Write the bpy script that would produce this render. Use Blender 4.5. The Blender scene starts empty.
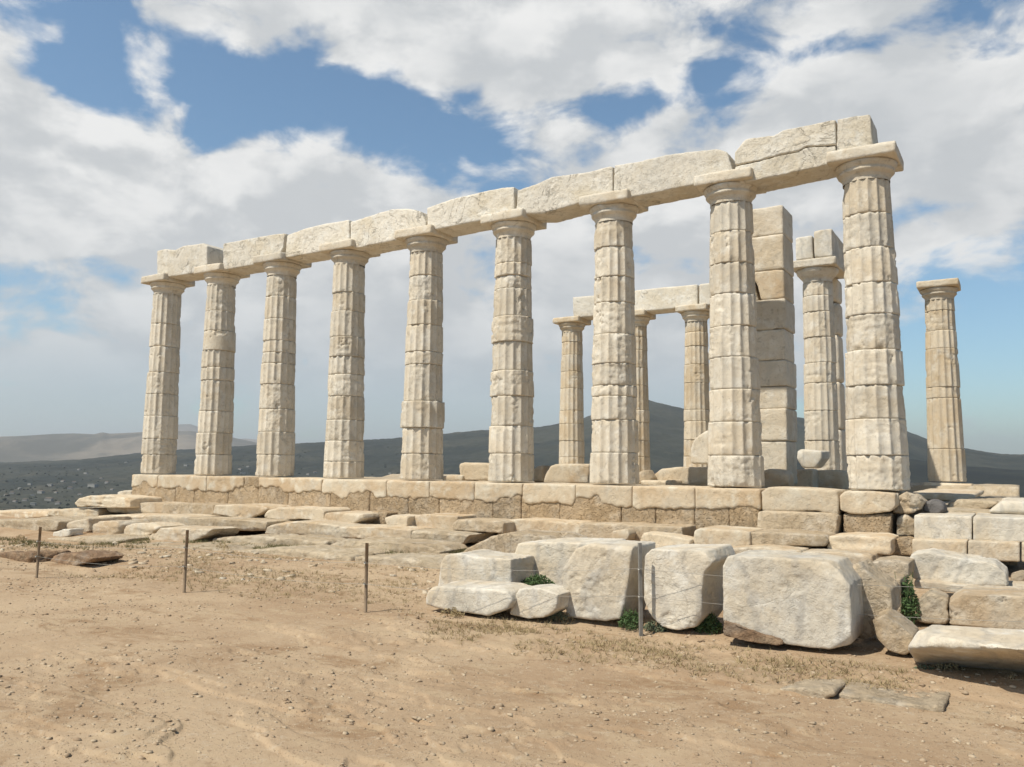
import bpy, bmesh, math, random
import numpy as np
from mathutils import Matrix, Vector
R = math.radians
random.seed(4); RNG = np.random.RandomState(11)
S = bpy.context.scene
COL = S.collection

# ------------------------------------------------------------------ camera
CX, CY, CZ, YAW, PIT, ROL, FPX = 22.3714, -15.7181, 0.3865, -.5560, .0979, .0094, 823.45
CAMP = np.array([CX, CY, CZ])
FW = np.array([math.sin(YAW)*math.cos(PIT), math.cos(YAW)*math.cos(PIT), math.sin(PIT)])
_r = np.array([math.cos(YAW), -math.sin(YAW), 0.]); _u = np.cross(_r, FW)
RT = _r*math.cos(ROL)+_u*math.sin(ROL); UP = -_r*math.sin(ROL)+_u*math.cos(ROL)
cam = bpy.data.objects.new('camera', bpy.data.cameras.new('camera')); COL.objects.link(cam)
cam.data.sensor_width = 36; cam.data.lens = FPX/1024*36
cam.data.clip_start = .05; cam.data.clip_end = 60000
M = Matrix.Identity(4)
for i in range(3):
    M[i][0] = RT[i]; M[i][1] = UP[i]; M[i][2] = -FW[i]; M[i][3] = CAMP[i]
cam.matrix_world = M; S.camera = cam

def ray(px, py): return FW+(px-512)/FPX*RT-(py-383.5)/FPX*UP
def atz(px, py, z): d = ray(px, py); return CAMP+d*(z-CZ)/d[2]
def aty(px, py, y): d = ray(px, py); return CAMP+d*(y-CY)/d[1]
def azel(px, py):
    d = ray(px, py); d = d/np.linalg.norm(d); return math.atan2(d[0], d[1]), math.asin(d[2])

# ------------------------------------------------------------------ sun, sky, exposure
SUN_S, SUN_EL = R(25), R(55)
SUND = np.array([-math.sin(SUN_S)*math.cos(SUN_EL), -math.cos(SUN_S)*math.cos(SUN_EL), math.sin(SUN_EL)])
sl = bpy.data.lights.new('sun', 'SUN'); sl.energy = 5.0; sl.angle = R(.55); sl.color = (1, .935, .81)
sun = bpy.data.objects.new('sun', sl); COL.objects.link(sun)
sun.rotation_euler = Vector(SUND).to_track_quat('Z', 'Y').to_euler()
S.view_settings.view_transform = 'Standard'; S.view_settings.look = 'None'
S.view_settings.exposure = .09; S.view_settings.gamma = 1

W = bpy.data.worlds.new('World'); S.world = W; W.use_nodes = True
nt = W.node_tree; nt.nodes.clear()
class G:                                            # small node-graph helper
    def __init__(s, nt): s.nt = nt
    def n(s, t, **k):
        x = s.nt.nodes.new(t)
        for a, b in k.items(): setattr(x, a, b)
        return x
    def set(s, sock, v):
        if hasattr(v, 'is_linked') or hasattr(v, 'links'): s.nt.links.new(v, sock)
        else: sock.default_value = v
    def m(s, op, a, b=0., c=0., clamp=False):
        x = s.n('ShaderNodeMath', operation=op, use_clamp=clamp)
        for i, v in enumerate((a, b, c)):
            s.set(x.inputs[i], v)
        return x.outputs[0]
    def vm(s, op, a, b=(0, 0, 0)):
        x = s.n('ShaderNodeVectorMath', operation=op)
        s.set(x.inputs[0], a); s.set(x.inputs[1], b)
        return x.outputs['Value'] if op in ('DOT_PRODUCT', 'LENGTH') else x.outputs[0]
    def noise(s, vec, scale, detail=6, rough=.55, dist=0.):
        x = s.n('ShaderNodeTexNoise'); s.set(x.inputs['Vector'], vec)
        x.inputs['Scale'].default_value = scale; x.inputs['Detail'].default_value = detail
        x.inputs['Roughness'].default_value = rough; x.inputs['Distortion'].default_value = dist
        return x.outputs[0]
    def ramp(s, v, a, b, to0=0., to1=1.):
        x = s.n('ShaderNodeMapRange', interpolation_type='SMOOTHSTEP')
        s.set(x.inputs[0], v); s.set(x.inputs[1], a); s.set(x.inputs[2], b)
        s.set(x.inputs[3], to0); s.set(x.inputs[4], to1)
        return x.outputs[0]
    def mix(s, f, a, b, bt='MIX'):
        x = s.n('ShaderNodeMix', data_type='RGBA', blend_type=bt)
        s.set(x.inputs[0], f)
        for i, v in ((6, a), (7, b)):
            s.set(x.inputs[i], (*v, 1) if isinstance(v, tuple) and len(v) == 3 else v)
        return x.outputs[2]
g = G(nt)
out = g.n('ShaderNodeOutputWorld'); bg = g.n('ShaderNodeBackground'); bg.inputs[1].default_value = .1
nt.links.new(bg.outputs[0], out.inputs[0])
sky = g.n('ShaderNodeTexSky'); sky.sky_type = 'NISHITA'; sky.sun_disc = False
sky.sun_elevation = SUN_EL; sky.sun_rotation = math.atan2(SUND[0], SUND[1]) % (2*math.pi)
sky.altitude = 60; sky.air_density = 1.0; sky.dust_density = 1.0; sky.ozone_density = 1.0
tc = g.n('ShaderNodeTexCoord'); D = g.vm('NORMALIZE', tc.outputs['Generated'])
sp = g.n('ShaderNodeSeparateXYZ'); nt.links.new(D, sp.inputs[0])
AZ = g.m('ARCTAN2', sp.outputs[0], sp.outputs[1]); EL = g.m('ARCSINE', sp.outputs[2])
def blob(px, py, rx, ry, rot, amp):                 # a broad thick or thin place of the cloud cover, in azimuth and elevation
    a, e = azel(px, py)
    da = g.m('SUBTRACT', AZ, a); de = g.m('SUBTRACT', EL, e)
    c, s = math.cos(R(rot)), math.sin(R(rot))
    u = g.m('MULTIPLY_ADD', da, c, g.m('MULTIPLY', de, s)); v = g.m('MULTIPLY_ADD', de, c, g.m('MULTIPLY', da, -s))
    u = g.m('MULTIPLY', u, FPX/rx); v = g.m('MULTIPLY', v, FPX/ry)
    q = g.m('MULTIPLY_ADD', u, u, g.m('MULTIPLY', v, v))
    return g.m('MULTIPLY', g.m('EXPONENT', g.m('MULTIPLY', q, -1.)), amp*.62)
BL = [(250, 100, 130, 42, 6, -.52), (400, 125, 110, 38, -12, -.50), (480, 150, 55, 24, 0, -.30), (90, 85, 50, 34, 0, -.34), (170, 95, 60, 36, 0, -.25), (40, 60, 30, 40, 0, -.12),
      (560, 112, 55, 16, 0, -.28), (920, 215, 70, 45, 0, .25), (650, 92, 55, 15, 20, -.36), (715, 74, 64, 17, 22, -.52), (805, 52, 60, 15, 14, -.50), (885, 35, 40, 12, 14, -.3),
      (1010, 365, 110, 95, 0, -.75), (930, 330, 50, 60, 0, -.2),
      (155, 25, 42, 45, 0, .34), (225, 75, 22, 30, 0, -.3), (150, 80, 25, 30, 0, .22), (10, 70, 26, 40, 0, .2), (62, 40, 22, 14, 0, .22), (40, 20, 60, 30, 0, -.3), (100, 60, 30, 20, 0, -.3), (180, 112, 22, 10, 0, .22), (40, 100, 30, 20, 0, .16),
      (320, 26, 115, 45, 0, .46), (270, 70, 26, 20, 0, .2), (470, 45, 120, 55, 0, .42), (640, 40, 170, 55, 6, .46), (850, 12, 130, 26, 8, .3), (960, 60, 70, 60, 0, .3), (330, 132, 22, 12, 0, .16), (420, 140, 30, 9, 0, .16),
      (60, 180, 120, 60, 0, .42), (220, 220, 200, 70, -8, .46), (400, 240, 160, 62, -8, .46), (640, 165, 110, 52, 0, .42), (820, 125, 160, 62, 14, .46), (960, 190, 110, 80, 0, .40),
      (60, 385, 240, 90, 0, .20), (110, 300, 120, 26, 0, -.16), (330, 430, 160, 22, 0, -.2), (370, 370, 240, 100, 0, .36), (680, 300, 220, 100, 0, .40), (500, 330, 700, 60, 0, .12), (560, 400, 260, 60, 0, .3)]
bias = 0.
for b in BL: bias = g.m('ADD', blob(*b), bias)
P1 = g.vm('MULTIPLY', D, (1, 1, 1.75)); P2 = g.vm('ADD', P1, (-.02, -.02, .075))
def cover(P):
    big = g.noise(P, 4.2, 2, .5); fine = g.noise(P, 10., 9, .54, .25)
    return g.m('ADD', g.m('MULTIPLY_ADD', big, .8, g.m('MULTIPLY', fine, 1.5)), -.58)
c1, c2 = cover(P1), cover(P2)
m1 = g.m('ADD', c1, bias)
# cloud cover thinned overhead and behind the camera to weaken the fill light
front = g.m('ADD', g.m('MULTIPLY', sp.outputs[0], math.sin(YAW)), g.m('MULTIPLY', sp.outputs[1], math.cos(YAW)))
away = g.m('MAXIMUM', g.ramp(front, .62, .25), g.ramp(EL, R(31), R(48)))
m1 = g.m('SUBTRACT', m1, g.m('MULTIPLY', away, .55))
dens = g.ramp(m1, .47, .76)
lit = g.ramp(g.m('SUBTRACT', c1, c2), -.22, .26)
thick = g.ramp(m1, .66, 1.05)
soft = g.noise(g.vm('MULTIPLY', D, (1, 1, 2.6)), 4.5, 4, .5)
shade = g.m('MULTIPLY', g.ramp(soft, .35, .68), thick)
cw = g.mix(lit, (5.7, 5.9, 6.05), (8.3, 8.3, 8.2))
cw = g.mix(g.m('MULTIPLY', shade, .6), cw, (5.1, 5.35, 5.55))
low = g.ramp(EL, R(1), R(15))                       # far clouds near the horizon go flat and blue-grey through the air
cw = g.mix(low, (5.0, 5.5, 5.85), cw)
dens = g.m('MULTIPLY', dens, g.ramp(EL, R(-1), R(9), .45, 1.))
sk = g.mix(1., sky.outputs[0], g.mix(g.ramp(EL, R(30), R(55)), (1.04, 1.27, 1.30), (.20, .23, .28)), 'MULTIPLY')  # high sky dimmed to weaken the fill light
nt.links.new(g.mix(dens, sk, cw), bg.inputs[0])

# ------------------------------------------------------------------ numeric noise
def _h(ix, iy, iz, seed):
    n = (ix*374761393+iy*668265263+iz*2147483647+seed*1274126177) & 0xffffffff
    n = ((n ^ (n >> 13))*1274126177) & 0xffffffff
    n = ((n ^ (n >> 16))*2246822519) & 0xffffffff
    return ((n ^ (n >> 15)) & 0xffffff)/float(0xffffff)
def vn(p, seed=0):
    f = np.floor(p); i = f.astype(np.int64); t = p-f; t = t*t*t*(t*(t*6-15)+10)
    r = 0
    for a in (0, 1):
        wx = t[:, 0] if a else 1-t[:, 0]
        for b in (0, 1):
            wy = t[:, 1] if b else 1-t[:, 1]
            for c in (0, 1):
                wz = t[:, 2] if c else 1-t[:, 2]
                r = r+wx*wy*wz*_h(i[:, 0]+a, i[:, 1]+b, i[:, 2]+c, seed)
    return r*2-1
def fbm(p, scale=1., octv=4, seed=0, gain=.5):
    p = np.asarray(p, float)*scale; a = 1.; r = 0; s = 0
    for o in range(octv):
        r = r+a*vn(p*(2.03**o)+o*17.3, seed+o*7); s += a; a *= gain
    return r/s
def fbm2(x, y, scale=1., octv=4, seed=0, gain=.5):
    return fbm(np.stack([x, y, np.zeros_like(x)+.37*seed], -1), scale, octv, seed, gain)
def sst(a, b, x): t = np.clip((x-a)/(b-a), 0, 1); return t*t*(3-2*t)

# ------------------------------------------------------------------ materials
MATS = {}
def newmat(name):
    m = bpy.data.materials.new(name); m.use_nodes = True; m.node_tree.nodes.clear()
    g = G(m.node_tree); o = g.n('ShaderNodeOutputMaterial'); b = g.n('ShaderNodeBsdfPrincipled')
    m.node_tree.links.new(b.outputs[0], o.inputs[0]); b.inputs['Specular IOR Level'].default_value = .25
    MATS[name] = m
    return m, g, b
def bump(g, b, h, strength, dist):
    x = g.n('ShaderNodeBump'); x.inputs['Strength'].default_value = strength; x.inputs['Distance'].default_value = dist
    g.set(x.inputs['Height'], h); g.nt.links.new(x.outputs[0], b.inputs['Normal'])
def stone(name, base, stain, pale, spot, spot_amt=.35, grain=30, rough=.9, bstr=.6, bdist=.02, streak=False, pits=0., vein=0., var=.16, band=0., crack=.28, grey=.30):
    m, g, b = newmat(name)
    t = g.n('ShaderNodeTexCoord'); oi = g.n('ShaderNodeObjectInfo')
    off = g.m('MULTIPLY', oi.outputs['Random'], 57.)
    cm = g.n('ShaderNodeCombineXYZ')
    for i in range(3): g.nt.links.new(off, cm.inputs[i])
    v = g.vm('ADD', t.outputs['Object'], cm.outputs[0])
    c = g.mix(g.ramp(g.noise(v, .9, 5, .6, .4), .40, .66), base, stain)
    c = g.mix(g.ramp(g.noise(v, 3.1, 6, .62), .47, .70), c, pale)
    c = g.mix(g.m('MULTIPLY', g.ramp(g.noise(v, 7., 8, .7, .6), .54, .68), spot_amt), c, spot)
    c = g.mix(g.m('MULTIPLY', g.ramp(g.noise(v, 26., 5, .7), .57, .70), spot_amt*.8), c, spot)
    c = g.mix(g.m('MULTIPLY', g.ramp(g.noise(v, 1.7, 7, .66, .5), .50, .66), grey), c, (.44, .41, .355))
    if streak:                                        # rain streaks run down the stone
        vs = g.vm('MULTIPLY', v, (1, 1, .09))
        c = g.mix(g.m('MULTIPLY', g.ramp(g.noise(vs, 6., 5, .6), .52, .70), .45), c, stain)
    if band:
        vs = g.vm('MULTIPLY', v, (.25, .25, 1.))
        c = g.mix(g.m('MULTIPLY', g.ramp(g.noise(vs, 9., 5, .6), .5, .68), band), c, stain)
    if vein:
        w = g.n('ShaderNodeTexWave'); g.nt.links.new(v, w.inputs[0]); w.inputs['Scale'].default_value = .8
        w.inputs['Distortion'].default_value = 9; w.inputs['Detail'].default_value = 4; w.inputs['Detail Scale'].default_value = 1.3
        c = g.mix(g.m('MULTIPLY', g.ramp(w.outputs[1], .80, 1.0), vein), c, (.36, .34, .31))
    ck = g.m('ABSOLUTE', g.m('SUBTRACT', g.noise(v, 1.5, 7, .6, .9), .5))
    gate = g.ramp(g.noise(v, .8, 2, .5), .48, .60)
    crk = g.m('MULTIPLY', g.ramp(ck, .0, .012, 1., 0.), gate)
    c = g.mix(g.m('MULTIPLY', crk, crack), c, spot)
    k = g.m('MULTIPLY_ADD', oi.outputs['Random'], var, 1-var*.5)
    hs = g.n('ShaderNodeHueSaturation'); g.nt.links.new(c, hs.inputs['Color']); g.nt.links.new(k, hs.inputs['Value'])
    g.nt.links.new(hs.outputs[0], b.inputs['Base Color']); b.inputs['Roughness'].default_value = rough
    h = g.m('MULTIPLY_ADD', g.noise(v, grain*1.6, 8, .72), .8, g.m('MULTIPLY', g.ramp(g.noise(v, grain*.6, 9, .75), .45, .75), -.5))
    if pits:
        vo = g.n('ShaderNodeTexVoronoi'); g.nt.links.new(v, vo.inputs['Vector']); vo.inputs['Scale'].default_value = 22
        h = g.m('MULTIPLY_ADD', g.ramp(vo.outputs[0], .05, .33), pits, h)
    h = g.m('MULTIPLY_ADD', crk, -.9*crack, h)
    bump(g, b, h, bstr, bdist)
    return m
stone('column_marble', (.64, .575, .47), (.57, .485, .365), (.69, .64, .55), (.24, .20, .145), .50, 24, bstr=.65, bdist=.02, streak=True, band=.4, grey=.5)
stone('column_marble_tan', (.60, .52, .40), (.53, .42, .28), (.64, .58, .48), (.25, .2, .14), .30, 24, bstr=.75, bdist=.022, streak=True)
stone('beam_marble', (.70, .645, .55), (.64, .565, .44), (.74, .70, .62), (.26, .23, .18), .42, 20, bstr=.9, bdist=.022, crack=.6)
stone('white_marble', (.63, .575, .48), (.58, .49, .365), (.69, .655, .585), (.32, .28, .21), .30, 22, bstr=.75, bdist=.02, vein=.35, var=.12, grey=.45)
stone('step_marble', (.57, .48, .355), (.49, .37, .24), (.64, .57, .46), (.25, .20, .14), .32, 22, bstr=.75, bdist=.025)
stone('crust_marble', (.60, .50, .365), (.52, .39, .25), (.65, .58, .46), (.27, .22, .15), .25, 20, bstr=.7, bdist=.025)
stone('poros', (.50, .375, .24), (.43, .31, .185), (.56, .445, .31), (.2, .135, .08), .5, 16, bstr=1., bdist=.05, pits=.9)
stone('tan_rock', (.52, .42, .295), (.45, .345, .225), (.59, .51, .40), (.2, .15, .1), .4, 16, bstr=.9, bdist=.04, band=.3)
stone('brown_rock', (.33, .215, .13), (.26, .165, .10), (.40, .29, .19), (.14, .10, .07), .5, 14, bstr=1., bdist=.05)
stone('ledge_rock', (.50, .41, .29), (.42, .325, .215), (.58, .50, .385), (.23, .19, .12), .45, 14, bstr=.9, bdist=.04)
stone('grey_rock', (.16, .15, .145), (.12, .11, .11), (.22, .20, .19), (.07, .07, .07), .4, 16, bstr=.9, bdist=.03)

m, g, b = newmat('sand')                              # trodden stony soil
t = g.n('ShaderNodeTexCoord'); v = t.outputs['Object']
vs = g.vm('MULTIPLY', v, (1., 1.5, 1.))
c = g.mix(g.ramp(g.noise(v, .30, 7, .66, .4), .38, .62), (.35, .245, .153), (.44, .33, .217))
c = g.mix(g.m('MULTIPLY', g.ramp(g.noise(vs, 1.1, 8, .68, .6), .50, .66), .85), c, (.27, .172, .095))
c = g.mix(g.m('MULTIPLY', g.ramp(g.noise(vs, 2.6, 9, .70, .5), .50, .62), .6), c, (.445, .34, .22))
c = g.mix(g.m('MULTIPLY', g.ramp(g.noise(v, 13., 9, .78), .54, .64), .6), c, (.48, .395, .29))
c = g.mix(g.m('MULTIPLY', g.ramp(g.noise(v, 27., 7, .75), .56, .64), .65), c, (.19, .125, .075))
vo = g.n('ShaderNodeTexVoronoi'); g.nt.links.new(v, vo.inputs['Vector']); vo.inputs['Scale'].default_value = 38
grit = g.m('MULTIPLY', g.ramp(vo.outputs['Distance'], .10, .30, 1., 0.), g.ramp(g.noise(v, 5., 4, .6), .42, .6))
c = g.mix(g.m('MULTIPLY', grit, .6), c, g.mix(g.ramp(g.noise(v, 60., 2, .5), .45, .55), (.17, .115, .07), (.50, .43, .335)))
g.nt.links.new(c, b.inputs['Base Color']); b.inputs['Roughness'].default_value = .95
bump(g, b, g.m('MULTIPLY_ADD', g.noise(v, 55, 8, .78), .8, g.m('MULTIPLY_ADD', grit, .7, g.m('MULTIPLY', g.noise(v, 16, 9, .78), .3))), .75, .012)

m, g, b = newmat('cloud_shaded_scrub')                         # distant slopes: scrub deepened by cloud shadow put into the colour, paler dry patches
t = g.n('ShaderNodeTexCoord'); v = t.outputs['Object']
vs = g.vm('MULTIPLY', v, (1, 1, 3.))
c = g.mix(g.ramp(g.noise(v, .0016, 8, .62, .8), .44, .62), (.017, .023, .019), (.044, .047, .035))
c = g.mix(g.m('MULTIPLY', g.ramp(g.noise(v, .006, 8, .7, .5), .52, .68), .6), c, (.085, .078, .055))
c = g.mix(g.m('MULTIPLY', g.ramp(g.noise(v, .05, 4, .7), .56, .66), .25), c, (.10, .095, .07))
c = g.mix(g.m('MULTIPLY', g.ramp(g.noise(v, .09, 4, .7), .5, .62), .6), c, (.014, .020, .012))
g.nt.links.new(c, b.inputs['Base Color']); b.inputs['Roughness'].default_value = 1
m, g, b = newmat('cloud_shaded_pines')  # pine cover, its dark colour also holds the cloud shadow
t = g.n('ShaderNodeTexCoord'); v = t.outputs['Object']
c = g.mix(g.ramp(g.noise(v, .02, 8, .7), .4, .65), (.010, .014, .014), (.022, .026, .021))
g.nt.links.new(c, b.inputs['Base Color']); b.inputs['Roughness'].default_value = 1
m, g, b = newmat('bare_hill')
t = g.n('ShaderNodeTexCoord'); v = t.outputs['Object']
c = g.mix(g.ramp(g.noise(v, .0011, 8, .65, .8), .42, .62), (.085, .08, .062), (.22, .185, .14))
g.nt.links.new(c, b.inputs['Base Color']); b.inputs['Roughness'].default_value = 1

def plain(name, col, rough=.8, metal=0., ns=20., amt=.35):
    m, g, b = newmat(name)
    t = g.n('ShaderNodeTexCoord')
    c = g.mix(g.m('MULTIPLY', g.ramp(g.noise(t.outputs['Object'], ns, 5, .65), .4, .7), amt), col, tuple(x*.5 for x in col))
    g.nt.links.new(c, b.inputs['Base Color']); b.inputs['Roughness'].default_value = rough; b.inputs['Metallic'].default_value = metal
    return m
plain('rusty_iron', (.27, .20, .135), .8, .2, 14, .6)
plain('grey_iron', (.26, .245, .22), .7, .3, 14, .5)
plain('wire_steel', (.40, .38, .34), .6, .3)
plain('weed_green', (.075, .125, .045), .7, 0, 6, .6)
plain('weed_grey', (.14, .165, .10), .8, 0, 6, .5)
plain('dry_grass', (.36, .28, .155), .9, 0, 3, .6)
plain('olive_grass', (.17, .16, .07), .9, 0, 3, .6)
plain('dark_hole', (.05, .035, .025), .9)
plain('plate_paint', (.62, .54, .42), .7, 0, 30, .2)
plain('house_wall', (.30, .29, .265), .8, 0, .3, .12)
plain('house_roof', (.17, .135, .11), .8, 0, .5, .3)
plain('house_glass', (.05, .06, .07), .3)
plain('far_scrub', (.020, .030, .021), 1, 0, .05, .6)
m, g, b = newmat('pebbles')
oi = g.n('ShaderNodeTexCoord'); n_ = g.noise(oi.outputs['Object'], 9, 3, .6)
g.nt.links.new(g.mix(g.ramp(n_, .4, .62), (.30, .215, .14), (.46, .37, .26)), b.inputs['Base Color']); b.inputs['Roughness'].default_value = .9

# ------------------------------------------------------------------ mesh helpers
def tag(o, label=None, cat=None, group=None, kind=None):
    if label: o['label'] = label
    if cat: o['category'] = cat
    if group: o['group'] = group
    if kind: o['kind'] = kind
    return o
def mesh(name, V, F, mat, parent=None, loc=None, smooth=True):
    V = np.asarray(V, float)
    if loc is not None: V = V-np.asarray(loc)
    me = bpy.data.meshes.new(name)
    if isinstance(F, np.ndarray):
        k = F.shape[1]
        me.vertices.add(len(V)); me.vertices.foreach_set('co', V.ravel())
        me.loops.add(F.size); me.loops.foreach_set('vertex_index', F.ravel().astype(np.int32))
        me.polygons.add(len(F)); me.polygons.foreach_set('loop_start', np.arange(0, F.size, k, dtype=np.int32))
        me.polygons.foreach_set('loop_total', np.full(len(F), k, np.int32))
        me.update(calc_edges=True)
    else:
        me.from_pydata(V.tolist(), [], [list(f) for f in F]); me.update()
    me.validate()
    if smooth: me.polygons.foreach_set('use_smooth', np.ones(len(me.polygons), bool))
    me.materials.append(MATS[mat])
    o = bpy.data.objects.new(name, me); COL.objects.link(o)
    if parent is not None: o.parent = parent
    elif loc is not None: o.location = loc
    return o
def empty(name, loc):
    o = bpy.data.objects.new(name, None); COL.objects.link(o); o.location = loc; o.empty_display_size = .2
    return o
def grid_faces(nr, nc, wrap=False):
    i = np.arange(nr-1)[:, None]; j = np.arange(nc if wrap else nc-1)[None, :]
    a = i*nc+j; b_ = i*nc+(j+1) % nc
    return np.stack([a, b_, b_+nc, a+nc], -1).reshape(-1, 4)

def remesh(V, F, voxel, bev=0.):
    me = bpy.data.meshes.new('tmp'); me.from_pydata([tuple(map(float, v)) for v in V], [], [list(f) for f in F]); me.update()
    o = bpy.data.objects.new('tmp', me); COL.objects.link(o)
    if bev:
        x = o.modifiers.new('b', 'BEVEL'); x.width = bev; x.segments = 2; x.limit_method = 'ANGLE'; x.angle_limit = R(35)
    x = o.modifiers.new('r', 'REMESH'); x.mode = 'VOXEL'; x.voxel_size = voxel
    dg = bpy.context.evaluated_depsgraph_get(); dg.update()
    ev = o.evaluated_get(dg); em = ev.to_mesh()
    n = len(em.vertices); co = np.empty(n*3); em.vertices.foreach_get('co', co); co = co.reshape(-1, 3)
    q = np.empty(len(em.polygons)*4, np.int32)
    if len(em.loops) == len(em.polygons)*4: em.polygons.foreach_get('vertices', q); q = q.reshape(-1, 4)
    else: q = [list(p.vertices) for p in em.polygons]
    ed = np.empty(len(em.edges)*2, np.int32); em.edges.foreach_get('vertices', ed); ed = ed.reshape(-1, 2)
    ev.to_mesh_clear(); bpy.data.objects.remove(o); bpy.data.meshes.remove(me)
    return co, q, ed
def lap(co, ed, it):
    n = len(co); deg = np.bincount(ed.ravel(), minlength=n)[:, None].clip(1)
    for _ in range(it):
        s = np.zeros_like(co)
        for k in range(3):
            s[:, k] = np.bincount(ed[:, 0], co[ed[:, 1], k], n)+np.bincount(ed[:, 1], co[ed[:, 0], k], n)
        co = co*.5+.5*s/deg
    return co
def normals(co, q):
    q = np.asarray(q); a = np.cross(co[q[:, 2]]-co[q[:, 0]], co[q[:, 3]]-co[q[:, 1]])
    N = np.zeros_like(co)
    for k in range(4):
        for c in range(3): N[:, c] += np.bincount(q[:, k], a[:, c], len(co))
    return N/np.linalg.norm(N, axis=1)[:, None].clip(1e-9)
SEED = [0]
def crack_corners(V, F, n, size, rs):
    """break some corners and arrises off along flat fracture planes"""
    bm = bmesh.new()
    for v in V: bm.verts.new(tuple(map(float, v)))
    bm.verts.ensure_lookup_table()
    for f in F:
        try: bm.faces.new([bm.verts[i] for i in f])
        except ValueError: pass
    bmesh.ops.recalc_face_normals(bm, faces=bm.faces)
    for _ in range(n):
        co = np.array([v.co for v in bm.verts]); c = (co.max(0)+co.min(0))/2; ext = (co.max(0)-co.min(0))
        d = rs.randn(3); d[1] -= .5; d[2] += .25; d /= np.linalg.norm(d)
        h = (co-c)@d; cut = h.max()-size*min(ext)*(.25+.9*rs.rand())
        r = bmesh.ops.bisect_plane(bm, geom=bm.verts[:]+bm.edges[:]+bm.faces[:], plane_co=tuple(c+d*cut), plane_no=tuple(d), clear_outer=True)
        ed = [x for x in r['geom_cut'] if isinstance(x, bmesh.types.BMEdge)]
        if ed: bmesh.ops.edgenet_fill(bm, edges=ed)
    bmesh.ops.recalc_face_normals(bm, faces=bm.faces); bm.verts.index_update()
    V = [tuple(v.co) for v in bm.verts]; F = [[v.index for v in f.verts] for f in bm.faces]; bm.free()
    return V, F
def rough(V, F, mat, name, voxel=.035, bev=.03, wear=1., amp=.02, amp2=.008, parent=None, loc=None, strata=0., cuts=None, csize=None):
    """a worn stone: corners broken off, edges rubbed unevenly, faces flaked"""
    SEED[0] += 1; sd = SEED[0]*13; rs = np.random.RandomState(sd)
    if cuts is None: cuts = int(3+6*wear)
    if cuts: V, F = crack_corners(V, F, cuts, csize if csize else .07+.12*wear, rs)
    co, q, ed = remesh(V, F, voxel, bev*.35)
    k1 = lap(co, ed, 1); k2 = lap(k1, ed, max(2, int((.034/voxel)**2*1.6)))
    w = np.clip(sst(-.05, .4, fbm(co, 3.1, 3, sd))*wear, 0, 1)[:, None]
    co = k1*(1-w)+k2*w
    N = normals(co, q)
    f = fbm(co*np.array([1, 1, 1.3]), 2.0, 4, sd+3, .55)*3.2; fl = np.floor(f)+sst(.38, .52, f-np.floor(f))
    d = amp*.32*fl/2+amp*.30*fbm(co, 1.1, 2, sd+7)+amp2*.75*fbm(co, 11., 5, sd+5, .7)
    d = d-amp*.7*sst(.34, .44, fbm(co*np.array([1, 1, 1.6]), 2.6, 6, sd+9, .68))
    if strata: d = d+strata*fbm(co*np.array([.35, .35, 3.2]), 3.5, 3, sd+11)
    co = co+N*d[:, None]
    if loc is None and parent is None: loc = np.array([co[:, 0].mean(), co[:, 1].mean(), co[:, 2].min()])
    return mesh(name, co, q, mat, parent, loc)
def prism(front, back):
    n = len(front); V = list(front)+list(back)
    F = [list(range(n))[::-1], list(range(n, 2*n))]+[[i, (i+1) % n, (i+1) % n+n, i+n] for i in range(n)]
    return V, F
def orient(V, F):
    me = bpy.data.meshes.new('t'); me.from_pydata([tuple(map(float, v)) for v in V], [], F); bm = bmesh.new(); bm.from_mesh(me)
    bmesh.ops.recalc_face_normals(bm, faces=bm.faces); bm.verts.index_update()
    V = [tuple(v.co) for v in bm.verts]; F = [[v.index for v in f.verts] for f in bm.faces]; bm.free(); bpy.data.meshes.remove(me)
    return V, F
def block(name, label, cat, poly, Y, depth, mat='step_marble', group=None, yaw=0., top=0., under=0., shift=(0, 0), **k):
    """front outline (seen at the plane facing the camera at depth Y) with a real thickness going back"""
    a = aty(poly[0][0], poly[0][1], Y); n = np.array([math.sin(R(yaw)), math.cos(R(yaw)), 0.])
    fr = []
    for p in poly:
        d = ray(*p); fr.append(CAMP+d*(np.dot(a-CAMP, n)/np.dot(d, n)))
    fr = np.array(fr); c = fr.mean(0); bk = fr+n*depth
    bk = bk+np.array([shift[0], 0, shift[1]])
    bk[:, 2] += np.where(fr[:, 2] > c[2], top, under)
    V, F = orient(*prism(fr, bk))
    return tag(rough(V, F, mat, name, **k), label, cat, group, 'thing')
def box(x0, x1, y0, y1, z0, z1, taper=0.):
    V = [(x0, y0, z0), (x1, y0, z0), (x1, y1, z0), (x0, y1, z0), (x0+taper, y0+taper, z1), (x1-taper, y0+taper, z1), (x1-taper, y1-taper, z1), (x0+taper, y1-taper, z1)]
    F = [(0, 3, 2, 1), (4, 5, 6, 7), (0, 1, 5, 4), (1, 2, 6, 5), (2, 3, 7, 6), (3, 0, 4, 7)]
    return V, F
def jbox(x0, x1, y0, y1, z0, z1, j=.03):
    V, F = box(x0, x1, y0, y1, z0, z1)
    V = [tuple(np.array(v)+(RNG.rand(3)-.5)*2*j) for v in V]
    return V, F

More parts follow.
